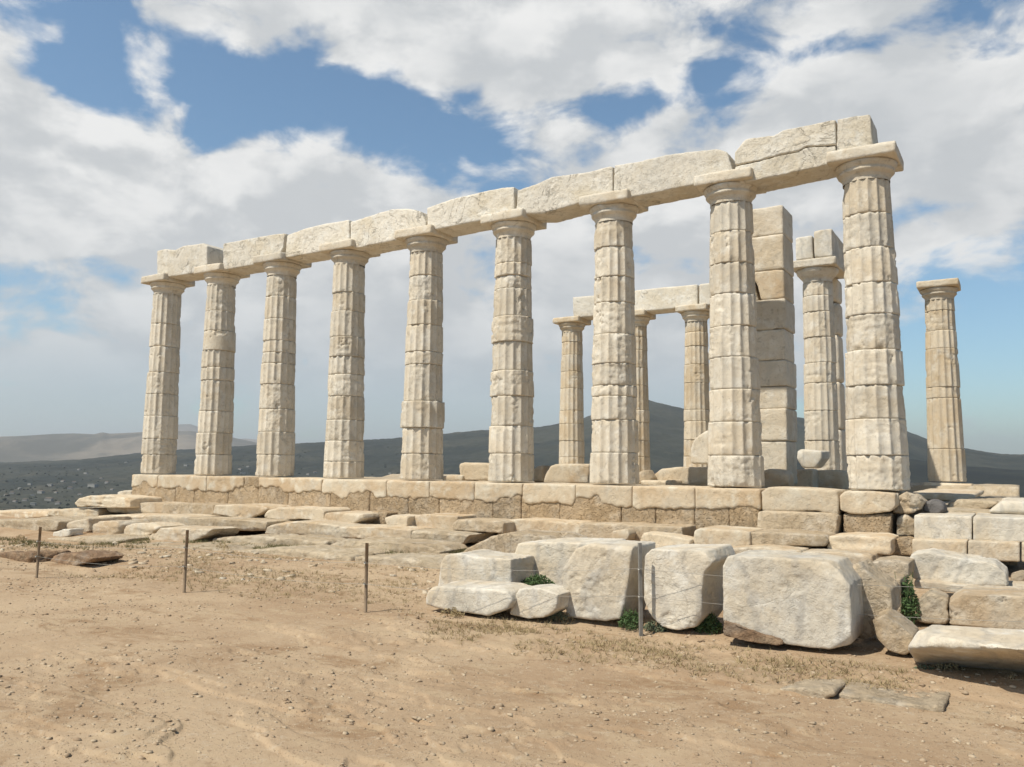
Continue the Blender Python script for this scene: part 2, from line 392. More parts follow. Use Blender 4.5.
# ------------------------------------------------------------------ ground, terrain, hills
GZ = -1.38
def ground_h(x, y):
    z = GZ+.04*fbm2(x, y, .22, 2, 5)+.010*fbm2(x, y, .9, 3, 6)
    z = z+.12*sst(-4.5, -2.0, y)*sst(8, 12, x)-.06*sst(9, 4, x)*sst(-6, -4.5, y)-.13*sst(5.5, 4, x)*np.exp(-((y+4.7)/.9)**2)         # rises a little to the temple steps
    z = z+.004*fbm2(x*.6, y*1.5, 1.9, 4, 8)+.0035*fbm2(x, y, 9., 5, 9, .72)
    s = fbm2(x*.55+y*.2, y*1.25, 1.3, 4, 31)
    z = z+.022*(sst(-.02, .01, s)+.7*sst(.2, .22, s))*sst(7.0, 5.0, np.hypot(x-21, y+10.5))
    z = z+.008*sst(.16, .18, fbm2(x*.5, y*1.2, .9, 5, 77, .6))
    z = z-.004*sst(.26, .31, fbm2(x, y, 2.2, 5, 55, .62))
    z = z-.10*np.exp(-((x-9.2)/2.0)**2-((y+7.6)/.55)**2)*(1+.6*fbm2(x, y, 2., 3, 4))
    r = np.hypot(x-12, y-5)
    e = np.maximum.reduce([(y+.9)*(x < -1)*sst(-1, -2.5, x), y-15.5, -10-x, x-46, -y-46])
    z = z-4.0*sst(0., 5., e+.5*fbm2(x, y, .5, 3, 3))-55*sst(2, 220, e)  # the headland falls away to the valley
    return z
az0 = azel(512, 464)[0]
def polar(name, mat, rings, angs, hf, kind='structure'):
    A, Rr = np.meshgrid(angs, rings); x = CX+Rr*np.sin(A); y = CY+Rr*np.cos(A)
    z = hf(x.ravel(), y.ravel(), Rr.ravel(), A.ravel())
    V = np.stack([x.ravel(), y.ravel(), z], -1)
    F = grid_faces(len(rings), len(angs))[:, ::-1]
    return tag(mesh(name, V, F, mat), kind=kind)
fine = np.linspace(az0-R(36), az0+R(36), 620)
full = np.concatenate([fine, np.linspace(az0+R(36), az0+R(324), 90)[1:]])
rings = np.concatenate([[.05, .6, 1.2, 1.8, 2.4], np.geomspace(2.9, 30, 560), np.geomspace(30, 260, 70)[1:]])
o = polar('ground', 'sand', rings, full, lambda x, y, r, a: ground_h(x, y))
# ridges: outline as elevation angles over azimuth, each at its own distance
def profile(pts):
    q = [azel(*p) for p in pts]; xs = [p[0] for p in q]; ys = [math.tan(p[1]) for p in q]
    return lambda a: np.interp(((a-az0+math.pi) % (2*math.pi))-math.pi+az0, xs, ys)
prC = profile([(-700, 470), (-200, 466), (0, 463), (80, 460), (150, 452), (235, 447), (280, 444.5), (330, 443), (380, 440), (450, 434), (500, 430), (540, 428), (580, 421), (620, 408), (648, 402), (672, 408), (690, 412), (720, 415), (760, 416), (796, 419), (850, 424), (905, 432), (930, 441), (968, 449.5), (1002, 455), (1040, 455), (1200, 460), (1700, 470)])
RC = 3000.
def terr_h(x, y, r, a):
    top = prC(a)*RC*(1+.0)+CZ
    base = -60.+0*r
    t = sst(1000, RC, r)
    z = base+(top-base)*np.where(r < RC, t, 1-.8*sst(RC, 5200, r))
    g_ = fbm2(x, y, .0022, 5, 21)*32*t*sst(RC*1.0, RC*.55, r)+fbm2(x, y, .011, 3, 22)*7*sst(300, 1200, r)*sst(RC*1.05, RC*.8, r)+fbm2(x, y, .03, 3, 23)*4.*sst(300, 1200, r)
    return z+g_
ring_t = np.concatenate([np.geomspace(170, 1000, 30), np.linspace(1020, 3400, 190), np.geomspace(3450, 16000, 20)])
polar('terrain', 'cloud_shaded_scrub', ring_t, np.concatenate([np.linspace(az0-R(36), az0+R(36), 700), np.linspace(az0+R(36), az0+R(324), 120)[1:]]), terr_h)
prD = profile([(560, 480), (640, 474), (700, 464), (800, 457), (907, 458.5), (940, 463), (968, 466.5), (1024, 470), (1100, 471), (1400, 475)])
RD = 1350.
def pine_h(x, y, r, a):
    top = prD(a)*RD+CZ
    t = sst(700, RD, r); z = -64+(top+64)*np.where(r < RD, t, 1-sst(RD, 2000, r))
    return z+fbm2(x, y, .03, 3, 41)*3.*t
polar('pine_hill', 'cloud_shaded_pines', np.linspace(650, 2100, 60), np.linspace(azel(540, 464)[0], azel(1400, 464)[0], 260), pine_h)
prF = profile([(-900, 440), (-300, 436), (0, 437), (30, 436), (55, 434.5), (75, 434), (95, 434.5), (102, 432.5), (110, 434), (145, 432), (190, 431), (230, 437), (300, 452), (380, 466), (420, 475)])
def far_h(x, y, r, a):
    z = -70+(prF(a)*6500+70)*np.where(r < 6500, sst(4200, 6500, r), 1-.3*sst(6500, 9000, r))
    return z+fbm2(x, y, .0016, 5, 51)*55*sst(4200, 5200, r)*sst(6500, 5700, r)
polar('far_hills', 'bare_hill', np.linspace(4150, 7600, 80), np.linspace(azel(-900, 464)[0], azel(420, 464)[0], 320), far_h)
prG = profile([(-100, 470), (90, 446), (150, 430), (178, 424.5), (190, 424), (205, 429), (228, 440), (245, 438.5), (262, 440), (300, 447), (360, 455), (420, 466), (520, 470), (900, 474)])
def blue_h(x, y, r, a):
    return -70+(prG(a)*11000+70)*np.where(r < 11000, sst(9000, 11000, r), 1)+fbm2(x, y, .0012, 4, 61)*50*sst(9000, 9600, r)*sst(11000, 10200, r)
polar('blue_mountains', 'bare_hill', np.linspace(8900, 12000, 40), np.linspace(azel(-100, 464)[0], azel(900, 464)[0], 200), blue_h)

def hit_terrain(px, py, rmin=700, rmax=RC):
    d = ray(px, py); d = d/np.hypot(d[0], d[1])
    rr = np.linspace(rmin, rmax, 900); x = CX+d[0]*rr; y = CY+d[1]*rr; z = CZ+d[2]*rr
    h = terr_h(x, y, rr, np.arctan2(x-CX, y-CY))
    k = np.argmax(h > z)
    return (x[k], y[k], h[k], rr[k]) if (h > z).any() else None

# ------------------------------------------------------------------ columns
def make_column(label, group, x, y, z0, H, r0, r1, joints, seed, mat, fl=16, depth=.042, ero=.5, res=8, tilt=(0, 0), smooth_drums=(), jut={}, abacus=.57, drum_gap=.006, cap_chip=None, ztop=6.05):
    root = empty('doric_column', (x, y, z0)); tag(root, label, 'column', group, 'thing')
    rs = np.random.RandomState(seed)
    zs = [0.]+sorted(joints)+[H]
    nt_ = fl*res; th = np.linspace(0, 2*math.pi, nt_, endpoint=False)
    for i in range(len(zs)-1):
        a, b_ = zs[i]+(drum_gap*.5 if i else 0), zs[i+1]-drum_gap*.5
        n = max(6, int((b_-a)/.024)); zz = np.linspace(a, b_, n)
        T, Z = np.meshgrid(th, zz); T = T.ravel(); Z = Z.ravel()
        Rz = r0+(r1-r0)*(Z/H)**1.12
        ph = (T*fl/(2*math.pi)+.5) % 1
        prof = 1-(2*ph-1)**2
        P = np.stack([np.cos(T)*Rz, np.sin(T)*Rz, Z], -1)
        off = rs.rand(3)*40
        e = sst(.38-ero*.7, .60-ero*.45, fbm(P+off, 2.1, 4, seed)+.38*(rs.rand()-.5))
        if i in smooth_drums: prof = prof*0; e = e*.1
        de = np.minimum(Z-a, b_-Z)
        r = Rz-depth*Rz/r0*prof*(1-.62*e)-e*depth*(.45+.35*fbm(P+off, 6., 3, seed+3))
        r = r-(.004+.013*e)*fbm(P+off, 16., 4, seed+2, .66)
        if i not in smooth_drums: r = r-e*.02*np.clip(fbm((P+off)*np.array([.4, .4, 2.6]), 4., 3, seed+8), -.2, 1)
        chip = sst(.12, .5, fbm(P+off, 5., 3, seed+4))
        r = r-(.003+.042*chip*(.2+ero))*np.exp(-de/(.008+.045*chip))
        r = r-.045*sst(.46, .56, fbm(P+off, 2.7, 5, seed+6, .6))*(ero+.2)
        r = r+jut.get(i, (rs.rand()-.5)*.014)
        ox, oy = (rs.rand(2)-.5)*.02
        V = np.stack([np.cos(T)*r+ox+tilt[0]*Z, np.sin(T)*r+oy+tilt[1]*Z, Z], -1)
        F = grid_faces(n, nt_, True)
        c0 = len(V); V = np.vstack([V, [[tilt[0]*a, tilt[1]*a, a], [tilt[0]*b_, tilt[1]*b_, b_]]])
        j = np.arange(nt_); lo = np.stack([np.full(nt_, c0), (j+1) % nt_, j], -1); hi = np.stack([np.full(nt_, c0+1), (n-1)*nt_+j, (n-1)*nt_+(j+1) % nt_], -1)
        Fl = F.tolist()+lo.tolist()+hi.tolist()
        mesh('drum', V, Fl, mat, root)
    # capital: necking, echinus, abacus
    he = ztop-z0-.22
    pz = np.array([H-.02, H+.05, H+.07, H+.09, H+.12, H+.16, H+.20, H+.24, he-.015, he])
    pr_ = np.array([r1*.985, r1*.985, r1*1.02, r1*1.03, r1+.045, r1+.085, abacus-.105, abacus-.065, abacus-.04, abacus-.06])
    q = np.linspace(0, 1, 20); tt = np.linspace(0, 1, len(pz)); pz = np.interp(q, tt, pz); pr_ = np.interp(q, tt, pr_)
    T, Zi = np.meshgrid(np.linspace(0, 2*math.pi, 96, endpoint=False), np.arange(20)); T = T.ravel(); Zi = Zi.ravel()
    rr = pr_[Zi]; Z = pz[Zi]; P = np.stack([np.cos(T)*rr, np.sin(T)*rr, Z], -1)+seed
    rr = rr-.012*np.clip(fbm(P, 5., 4, seed), 0, 1)-.06*sst(.3, .6, fbm(P, 2.2, 3, seed+1))*(Zi > 12)
    tx, ty = tilt[0]*H, tilt[1]*H
    V = np.stack([np.cos(T)*rr+tx, np.sin(T)*rr+ty, Z], -1)
    mesh('echinus', V, grid_faces(20, 96, True), mat, root)
    A = abacus
    Vb, Fb = box(tx-A, tx+A, ty-A, ty+A, he, ztop-z0-.004)
    if cap_chip:
        Vb = [tuple(np.array(v)+np.array(cap_chip.get(k, (0, 0, 0)))) for k, v in enumerate(Vb)]
    ab = rough(np.array(Vb)+[0, 0, 0], Fb, mat, 'abacus', .026, .008, .7, .016, .010, parent=root, cuts=6, csize=.14)
    return root
def jz(px, pys, x, y, rr=.5):                           # joint heights read at the column's near face
    d = np.array([CX-x, CY-y]); d /= np.linalg.norm(d); P = np.array([x, y])+rr*d
    o_ = []
    for py in pys:
        dd = ray(px, py); k = np.hypot(*(P-CAMP[:2]))/np.hypot(dd[0], dd[1]); o_.append(CZ+dd[2]*k)
    return [v for v in o_ if .2 < v < 5.35]
SP = 2.522
ctx = [(163, [323, 346, 372, 394, 416, 439, 455]), (216, [310, 330, 350, 367, 380, 411, 433, 455]), (278, [295, 318, 340, 352, 363, 384, 409, 432, 455]),
       (345, [291, 310, 336, 356, 374, 396, 420, 441, 462]), (423, [274, 299, 324, 351, 364, 401, 428, 454]), (512.5, [261, 274, 287, 315, 341, 370, 396, 426, 454]),
       (614, [245, 275, 301, 333, 363, 385, 396, 420, 453]), (733, [229, 261, 292, 325, 356.5, 389, 422, 456]), (875, [210, 245, 281, 313, 349, 385, 419, 456])]
clab = ['leftmost front column, tawny fluted shaft under the broken end of the beam',
        'second front column from the left, with a smooth unfluted drum near its top',
        'third front column from the left, smooth pale patch near the top',
        'fourth front column from the left, flutes chipped into short rows along the whole shaft',
        'fifth front column from the left, one jutting drum low on the shaft',
        'sixth front column from the left, bulging worn drums and a wide lower half',
        'seventh front column from the left, deeply pitted honeycomb weathering, standing before the far beam',
        'eighth front column, second from the right end, standing directly before the stacked block pier',
        'rightmost front column, largest in view, with rounded worn drums, carrying the end of the beam']
FG = 'front row of weathered Doric columns'
ero = [.38, .42, .45, .5, .45, .55, .6, .5, .62]
jut = [{}, {}, {}, {}, {2: .04, 1: .0, 3: -.01}, {5: .03, 3: .02, 4: -.005}, {}, {0: .015, 1: .01}, {}]
smd = [(), (6,), (), (), (), (), (), (), ()]
for i in range(9):
    js = jz(ctx[i][0], ctx[i][1], i*SP, 0)
    tl = (-.0065, 0) if i == 8 else (0, 0)
    make_column(clab[i], FG, i*SP, 0, .012, 5.5, .515, .405, js, 100+i*31, 'column_marble', ero=ero[i], jut=jut[i], smooth_drums=smd[i], tilt=tl,
                res=8 if i < 4 else 10)
NG = 'far row of columns behind the temple floor'
YN = 12.4
nl = {3: 'far slim column at the free left end of the short rear beam', 4: 'far column half hidden behind the pitted seventh front column',
      5: 'far column carrying the rear beam, with the upright broken drum slab at its foot', 6: 'far column behind the stacked block pier, under the right end of the rear beam'}
for i, lab in nl.items():
    make_column(lab, NG, i*SP+(.06 if i == 3 else .22 if i == 4 else 0), YN, .0, 5.5, .50, .40, [.62+.02*i, 1.3, 1.95, 2.6-.05*i, 3.3, 3.95, 4.6, 5.1], 500+i*17, 'column_marble_tan', ero=.12, depth=.04, res=6, tilt=(0, 0))
make_column('lone tan column standing apart on a square plinth, with no beam over it', NG, 20.36, 12.26, .0, 5.5, .52, .405, jz(944, [310, 330, 348, 387, 398, 449], 8*SP, YN), 777, 'column_marble_tan', ero=.2, depth=.05, res=8)
make_column('slim pale column of the porch, crowned by a cleft pair of upright beam ends', None, 17.72, 7.72, .30, 5.15, .46, .385, [.8, 1.6, 2.35, 2.9, 3.6, 4.3, 4.75], 888, 'column_marble', ero=.2, depth=.035, res=8, ztop=6.02, abacus=.60)

# ------------------------------------------------------------------ architrave
AG = 'beam blocks over the front columns'
YA = -.42
B = [('beam block at the left end of the front row, short and ragged along its top', [(157, 251), (165, 249), (175, 250), (183, 246), (203, 243), (207, 246), (207, 265), (196, 273), (157, 278.5)], .8),
     ('beam block between second and third front columns, sloping chipped top', [(223, 243.5), (246, 239), (274, 234), (285, 233), (283, 247), (278, 258), (260, 263.5), (223, 270)], .8),
     ('beam block between third and fourth front columns, pitted along its upper face', [(287, 235), (302.5, 229), (326, 223.5), (349, 219.5), (349.6, 244), (330, 250), (285, 258)], .8),
     ('beam block between fourth and fifth front columns, round chip at its right end', [(350.4, 222), (378, 213), (392, 209), (407, 208.5), (420, 211), (425.6, 222), (425.6, 233.5), (404, 238.5), (350, 249)], .8),
     ('beam block between fifth and sixth front columns, rough stepped top edge', [(427, 208), (448, 199.5), (484, 191.5), (490, 190), (503, 187.5), (514, 186.5), (514, 212), (478, 221), (427, 231)], .8),
     ('beam block between sixth and seventh front columns, smooth with hairline cracks', [(517, 190), (536, 184), (552, 176.5), (589, 171.5), (612.4, 165.4), (612.6, 194), (583, 202), (541, 214), (516, 214)], .8),
     ('beam block between seventh and eighth front columns, scored by diagonal gashes', [(613.6, 165.2), (638, 161.5), (666, 154.5), (690, 151.5), (717, 149), (727, 152), (733, 172), (733, 178), (694, 184.5), (613.6, 201)], .8)]
for lab, poly, dp in B:
    block('beam_block', lab, 'beam block', poly, YA, dp, 'beam_marble', AG, voxel=.024, bev=.004, wear=.35, amp=.016, amp2=.012, cuts=3, csize=.045)
eb = empty('beam_block', aty(805, 150, YA)); tag(eb, 'long cracked beam block at the right end, tallest over the last column', 'beam block', AG, 'thing')
for poly in ([(734.5, 152), (745, 138.5), (774, 135), (783, 130), (824, 121.5), (835.5, 119.3), (836, 144.4), (806, 146.4), (797, 151.4), (776, 155.4), (762, 159.4), (734.5, 165.4)],
             [(734.5, 166.4), (762, 160.4), (776, 156.4), (797, 152.4), (806, 147.4), (836, 145.4), (836, 163), (757.6, 180), (734.5, 184)],
             [(836.6, 119), (870, 113.3), (873, 147), (867, 152), (855, 160), (836.6, 163)]):
    fr = [aty(p_[0], p_[1], YA) for p_ in poly]
    V, F = orient(*prism(fr, [q_+np.array([0, .8, 0]) for q_ in fr]))
    rough(np.array(V)-np.array(eb.location), F, 'beam_marble', 'cracked_piece', .024, .004, .4, .014, .012, parent=eb, cuts=2, csize=.04)
RG = 'beam blocks over the far columns'
block('beam_block', 'left block of the rear beam, square left end', 'beam block', [(572.5, 297), (597, 295), (632, 290.5), (632, 313), (573, 318)], 11.98, .8, 'beam_marble', RG, voxel=.04, bev=.01, wear=.35, amp=.015, cuts=2, csize=.06)
block('beam_block', 'middle block of the rear beam, dipped chip in its top', 'beam block', [(633, 290.5), (655, 288), (697.5, 284), (697.5, 306), (660, 310), (633, 312.5)], 11.98, .8, 'beam_marble', RG, voxel=.04, bev=.01, wear=.35, amp=.015, cuts=2, csize=.06)
block('beam_block', 'right block of the rear beam, running behind the stacked block pier', 'beam block', [(699, 284), (720, 281.5), (768, 274), (768, 299), (699, 306)], 11.98, .8, 'beam_marble', RG, voxel=.04, bev=.01, wear=.35, amp=.015, cuts=2, csize=.06)

# ------------------------------------------------------------------ porch pier, far pier and its beam
pier = empty('stacked_pier', (17.62, 2.6, 0)); tag(pier, 'square pier of stacked blocks with dark open joints, behind the eighth front column', 'pier', None, 'thing')
zc = [.02, .95, 1.55, 2.12, 2.68, 3.28, 3.95, 4.55, 5.33, 5.5, 6.13]
zc = [.02, .93, 1.62, 2.1, 2.66, 3.32, 3.98, 4.62, 5.38, 6.03]
for i in range(len(zc)-1):
    x0, x1, y0, y1 = 17.12, 18.16, 2.05, 2.95
    j = (RNG.rand(4)-.5)*.045
    z0, z1 = zc[i], zc[i+1]-.002
    if i == 6:                                         # this course is split by a slanting crack
        for pts in ([(x0, z0), (17.60, z0), (17.52, z0+.36), (17.32, z1), (x0, z1-.04)], [(17.66, z0), (x1, z0+.0), (x1, z1), (17.42, z1), (17.58, z0+.36)]):
            V, F = orient(*prism([(p[0], y0, p[1]) for p in pts], [(p[0], y1, p[1]) for p in pts]))
            rough(np.array(V)-[17.62, 2.6, 0], F, 'step_marble', 'course', .03, .01, .3, .012, .007, parent=pier, cuts=1, csize=.06)
        continue
    V, F = box(x0+j[0], x1+j[1], y0+j[2], y1+j[3], z0, z1)
    rough(np.array(V)-[17.62, 2.6, 0], F, 'column_marble', 'course', .028, .008, .5, .022, .010, parent=pier, cuts=2 if i == 8 else 1, csize=.16 if i == 8 else .05)
fp = empty('smooth_pier', (17.75, 10.2, .2)); tag(fp, 'tall plain pier in shade, mostly hidden behind the porch column', 'pier', None, 'thing')
for z0, z1 in ((.2, 1.5), (1.51, 2.9), (2.91, 4.3), (4.31, 5.3), (5.31, 6.02)):
    V, F = box(17.10, 17.86, 9.8, 10.6, z0, z1); rough(np.array(V)-[17.75, 10.2, .2], F, 'column_marble', 'course', .06, .02, .4, .012, .006, parent=fp)
pb = empty('crossing_beam', (17.7, 9.0, 6.03)); tag(pb, 'pair of upright cleft slabs with a narrow gap lying across porch column and shaded pier', 'beam', None, 'thing')
for x0, x1, dz in ((17.26, 17.71, -.06), (17.75, 18.22, .06)):
    V, F = box(x0, x1, 7.2, 10.2, 6.03, 6.74+dz); rough(np.array(V)-[17.7, 9.0, 6.03], F, 'white_marble', 'beam_slab', .03, .03, .6, .015, .008, parent=pb, cuts=4, csize=.12)

# ------------------------------------------------------------------ temple platform
plat = empty('temple_platform', (10, 0, -.8)); tag(plat, 'long temple base of pale top slabs over brown rubbly footing, carrying the columns', 'platform', None, 'thing')
PL = np.array([10, 0, -.8])
def px_x(px, Y=-.66, z=-.1):
    lo, hi = 300., 700.
    for _ in range(40):
        m_ = (lo+hi)/2
        if aty(px, m_, Y)[2] > z: lo = m_
        else: hi = m_
    return aty(px, lo, Y)[0]
cuts = [130, 156, 205, 242, 257, 320, 385, 428, 473, 521, 574, 631, 694, 760]
for a, b_ in zip(cuts[:-1], cuts[1:]):
    xa, xb = px_x(a)+.002, px_x(b_)-.002
    n = max(6, int((xb-xa)/.05)); xs = np.linspace(xa, xb, n)
    zb = -.40-.09*fbm2(xs, xs*0, .7, 3, 71)-.05*fbm2(xs, xs*0, 3.2, 3, 72)-.05*fbm2(xs, xs*0, 9., 2, 73)+.15*sst(.12, .34, fbm2(xs, xs*0, 1.15, 3, 75)); zb = np.clip(zb, -.52, -.2)
    red = a == 242
    yf = -.618+(.03 if red else 0)
    pts = [(x, z) for x, z in zip(xs, zb)]+[(xb, -.015), (xa, -.015)]
    V, F = orient(*prism([(x, yf, z) for x, z in pts], [(x, .62, z) for x, z in pts]))
    rough(np.array(V)-PL, F, 'poros' if red else 'crust_marble', 'top_slab', .026, .008, .4, .013, .010, parent=plat, cuts=2)
x = px_x(131, -.6, -.6); xe = px_x(760, -.6, -.6); k = 0
while x < xe-.05:
    w = min(.6+RNG.rand()**2*1.5, xe-x); 
    if xe-x-w < .25: w = xe-x
    yo = -.60+RNG.rand()*.02
    V, F = jbox(x+.001, x+w-.001, yo, .5, -.86, -.18, .006); rough(np.array(V)-PL, F, 'poros', 'footing_block', .030, .01, .25, .018, .022, parent=plat, cuts=1)
    x += w
# floor behind, worn and uneven, and the rear edge
xs = np.linspace(-.7, 22.2, 220); ys = np.linspace(.45, 13.3, 130); X, Y_ = np.meshgrid(xs, ys)
Z = -.07+.045*fbm2(X.ravel(), Y_.ravel(), .7, 4, 81)+.02*fbm2(X.ravel(), Y_.ravel(), 3., 3, 82)-.12*sst(.5, 1.5, Y_.ravel())*sst(11.8, 11, Y_.ravel())*(1-sst(19.8, 21, X.ravel()))
Z = np.where((X.ravel() > 19.3) & (Y_.ravel() < 11.4), Z-.25, Z)
V = np.stack([X.ravel(), Y_.ravel(), Z], -1); nV = len(V)
sk = np.concatenate([np.arange(220), 220*np.arange(1, 130)+219, 129*220+np.arange(218, -1, -1), 220*np.arange(128, 0, -1)])
V = np.vstack([V, V[sk]*[1, 1, 0]+[0, 0, -1.2]]); F = grid_faces(130, 220).tolist()
F += [[int(sk[i]), nV+i, nV+(i+1) % len(sk), int(sk[(i+1) % len(sk)])] for i in range(len(sk))]
mesh('floor_fill', V-PL, F, 'ledge_rock', plat)
for i in range(3, 8):
    V, F = jbox(i*SP-1.27, i*SP+1.24, 11.75, 13.05, -.3, -.01, .01)
    if i < 7: rough(np.array(V)-PL, F, 'crust_marble', 'rear_slab', .06, .03, .7, .015, .008, parent=plat)

# blocks at the right end of the platform
block('stylobate_block', 'rounded pale block lying level with the platform top, between the last two front columns', 'stone block', [(762, 511), (761, 492), (768, 487), (800, 488), (836, 490.5), (839, 500), (838, 515), (815, 511), (790, 512)], -.66, 1.0, 'crust_marble', bev=.02, voxel=.024, wear=.5, amp=.02, csize=.05, cuts=4)
block('footing_stone', 'long flat tan block directly under the rounded pale block near the last column', 'stone block', [(757, 531), (757, 512), (764, 510.5), (800, 512), (834, 513.5), (838, 516), (836, 535.5), (800, 534)], -.82, 1.1, 'tan_rock', bev=.01, voxel=.024, wear=.4, csize=.07)
block('column_base_stone', 'worn cushion-like pale block under the rightmost front column', 'stone block', [(840, 510), (839, 496), (845, 491), (870, 491), (896, 493), (897, 506), (890, 512), (868, 514), (850, 514)], -.66, 1.3, 'crust_marble', bev=.02, voxel=.024, wear=.5, amp=.025, csize=.05, cuts=4)
block('pitted_footing', 'pitted brown cube of footing stone beneath the rightmost front column', 'stone block', [(843, 537), (843, 513), (868, 515), (891, 513), (891, 538), (866, 537)], -.62, 1.2, 'poros', bev=.02, voxel=.03, wear=.6, amp=.03, amp2=.025)
block('boulder', 'round brown boulder wedged right of the rightmost front column base', 'boulder', [(893, 512), (895, 497), (905, 491.5), (917, 495), (925, 502), (920, 510), (906, 515)], -.4, .6, 'tan_rock', bev=.01, voxel=.022, wear=.6, amp=.05, amp2=.02, cuts=8, csize=.2)
block('rubble_lump', 'small knobbly yellow rubble lump below the round brown boulder', 'stone', [(896, 536), (898, 519), (905, 515), (914, 520), (916, 536)], -.45, .5, 'ledge_rock', bev=.01, voxel=.02, wear=.6, amp=.06, amp2=.035)
block('dark_stone', 'dark grey smooth stone between brown boulder and rough edged slab', 'stone', [(922, 511), (924, 502), (933, 499), (943, 503), (946, 512), (934, 515)], .0, .5, 'grey_rock', bev=.04, voxel=.03, wear=1)
block('plinth', 'square plinth under the lone tan column', 'plinth', [(922, 492), (923, 482.5), (972, 484), (972, 493.5)], 11.6, 1.5, 'crust_marble', bev=.02, voxel=.04, wear=.3)
block('broken_slab', 'flat grey slab with a rough broken front edge, before the lone tan column', 'stone slab', [(944, 512), (947, 501), (960, 499.5), (985, 500), (1000, 501), (996, 506), (978, 512.5)], 1.2, 2.6, 'ledge_rock', bev=.02, voxel=.04, wear=.7, amp=.04, amp2=.02, shift=(.35, 0))
block('flat_slab', 'long flat slab behind the dark grey stone, reaching toward the lone column', 'stone slab', [(906, 500), (907, 492.5), (940, 493), (975, 494.5), (974, 501), (940, 501)], 4.5, 5., 'crust_marble', bev=.02, voxel=.06, wear=.5)
block('pale_slab', 'smooth pale slab topping the restored steps at the right edge', 'stone slab', [(986, 513), (1002, 500.5), (1060, 502), (1062, 517)], .2, 2.0, 'white_marble', bev=.02, voxel=.04, wear=.4)
SG = 'restored step blocks at the right end'
yy = -.85
block('step_block', 'smooth upper step block with a clean left end, beside the knobbly rubble lump', 'step block', [(914, 540), (914, 515), (972, 516.5), (972, 541)], yy, 1.3, 'white_marble', SG, bev=.004, voxel=.02, wear=.2, amp=.006, amp2=.004, cuts=1, csize=.03)
block('step_block', 'smooth upper step block running out at the right edge of the photo', 'step block', [(973, 541), (973, 516.5), (1100, 520), (1100, 545)], yy, 1.3, 'white_marble', SG, bev=.004, voxel=.02, wear=.2, amp=.006, amp2=.004, cuts=1, csize=.03)
block('step_block', 'honey coloured lower step block below the clean ended upper one', 'step block', [(912, 559), (912, 539), (967, 541), (967, 560)], yy-.3, 1.2, 'crust_marble', SG, bev=.004, voxel=.02, wear=.3, amp=.008, cuts=1, csize=.03)
block('step_block', 'pale lower step block ending at a dark joint near the right edge', 'step block', [(968, 560), (968, 541), (1020, 543), (1020, 562)], yy-.3, 1.2, 'step_marble', SG, bev=.004, voxel=.02, wear=.3, amp=.008, cuts=1, csize=.03)
block('step_block', 'lower step block cut off by the right edge past the dark joint', 'step block', [(1021.5, 562), (1021.5, 543), (1110, 547), (1110, 566)], yy-.3, 1.2, 'step_marble', SG, bev=.004, voxel=.02, wear=.3, amp=.008, cuts=1, csize=.03)

# ------------------------------------------------------------------ steps, ledges and fallen blocks before the platform
G1, G2, G3 = 'blocks of the upper broken step', 'long slabs of the lower step', 'natural rock ledges before the steps'
def step(lab, poly, Y, d, mat='step_marble', grp=G1, name='step_slab', **k):
    kk = dict(bev=.006, voxel=.022, wear=.42, amp=.018, amp2=.012, cuts=6, csize=.11); kk.update(k)
    mx = sum(p_[0] for p_ in poly)/len(poly); poly = [(mx+(p_[0]-mx)*1.035, p_[1]) for p_ in poly]      # neighbours touch
    return block(name, lab, 'step slab', poly, Y, d, mat, grp, **kk)
step('upper step slab below the leftmost front column, plain tan face', [(106, 512), (107, 503), (150, 502.5), (166, 503.5), (166, 515), (130, 514)], -1.3, 1.0)
step('upper step slab below the second front column, cracked with open joints', [(167, 515.5), (167, 503.5), (192, 503.5), (213, 505), (213, 516), (190, 517)], -1.3, 1.0, 'tan_rock')
step('upper step slab with tilted lip and hollow end, under the red platform patch', [(214, 514), (215, 505), (240, 504.5), (262, 506.5), (268, 509), (260, 514), (246, 520), (225, 516)], -1.45, .9, amp=.03)
step('long sloping-edged upper step slab under the third and fourth front columns', [(265, 518), (267, 510.5), (280, 507.5), (320, 509), (323, 511), (323, 521.5), (300, 519), (280, 520)], -1.5, 1.0)
step('smooth upper step block with a brown broken right end below fourth front column', [(324, 526), (324, 514), (330, 512.5), (352, 513), (361, 514), (362.5, 518), (350, 526.5)], -1.55, 1.0, 'step_marble')
step('short undercut block standing alone on the step below the fifth front column', [(387, 526.5), (384.5, 518), (392, 515), (408.5, 516), (407, 520), (406, 529.5), (396, 528)], -1.6, .6)
step('dark wedge of brown stone in the gap left of the short undercut block', [(363, 524), (364, 513), (374, 511.5), (386, 513), (386, 525)], -1.0, .5, 'poros')
step('sloping worn step surface right of the short undercut block', [(408, 530), (410, 517), (425, 514), (455, 516), (458, 531), (430, 533)], -1.35, .9, 'step_marble', amp=.03)
step('square edged long block lying along the step below the sixth front column', [(453, 530), (452, 524), (457, 519.5), (497, 521), (502, 523), (502, 533), (470, 531.5)], -1.75, .8, 'tan_rock')
step('upper step slab right of the square edged block, pale chipped lip', [(498, 540), (500, 521), (520, 519), (545, 521), (578, 523), (580, 540)], -1.3, .9, 'crust_marble', amp=.03)
step('tan upper step slab below the seventh front column', [(580, 541), (579, 523.5), (620, 524.5), (680, 527), (682, 543), (630, 541)], -1.3, .9, 'tan_rock')
step('small pale knob of stone lying on the tan step slab', [(611, 541), (612, 531), (626, 529), (629, 534), (627, 541)], -1.7, .35, 'crust_marble')
step('small flat pale stones resting left of the pale twin step blocks', [(640, 545), (643, 533), (665, 535), (690, 540), (688, 548), (660, 549)], -1.9, .5, 'crust_marble')
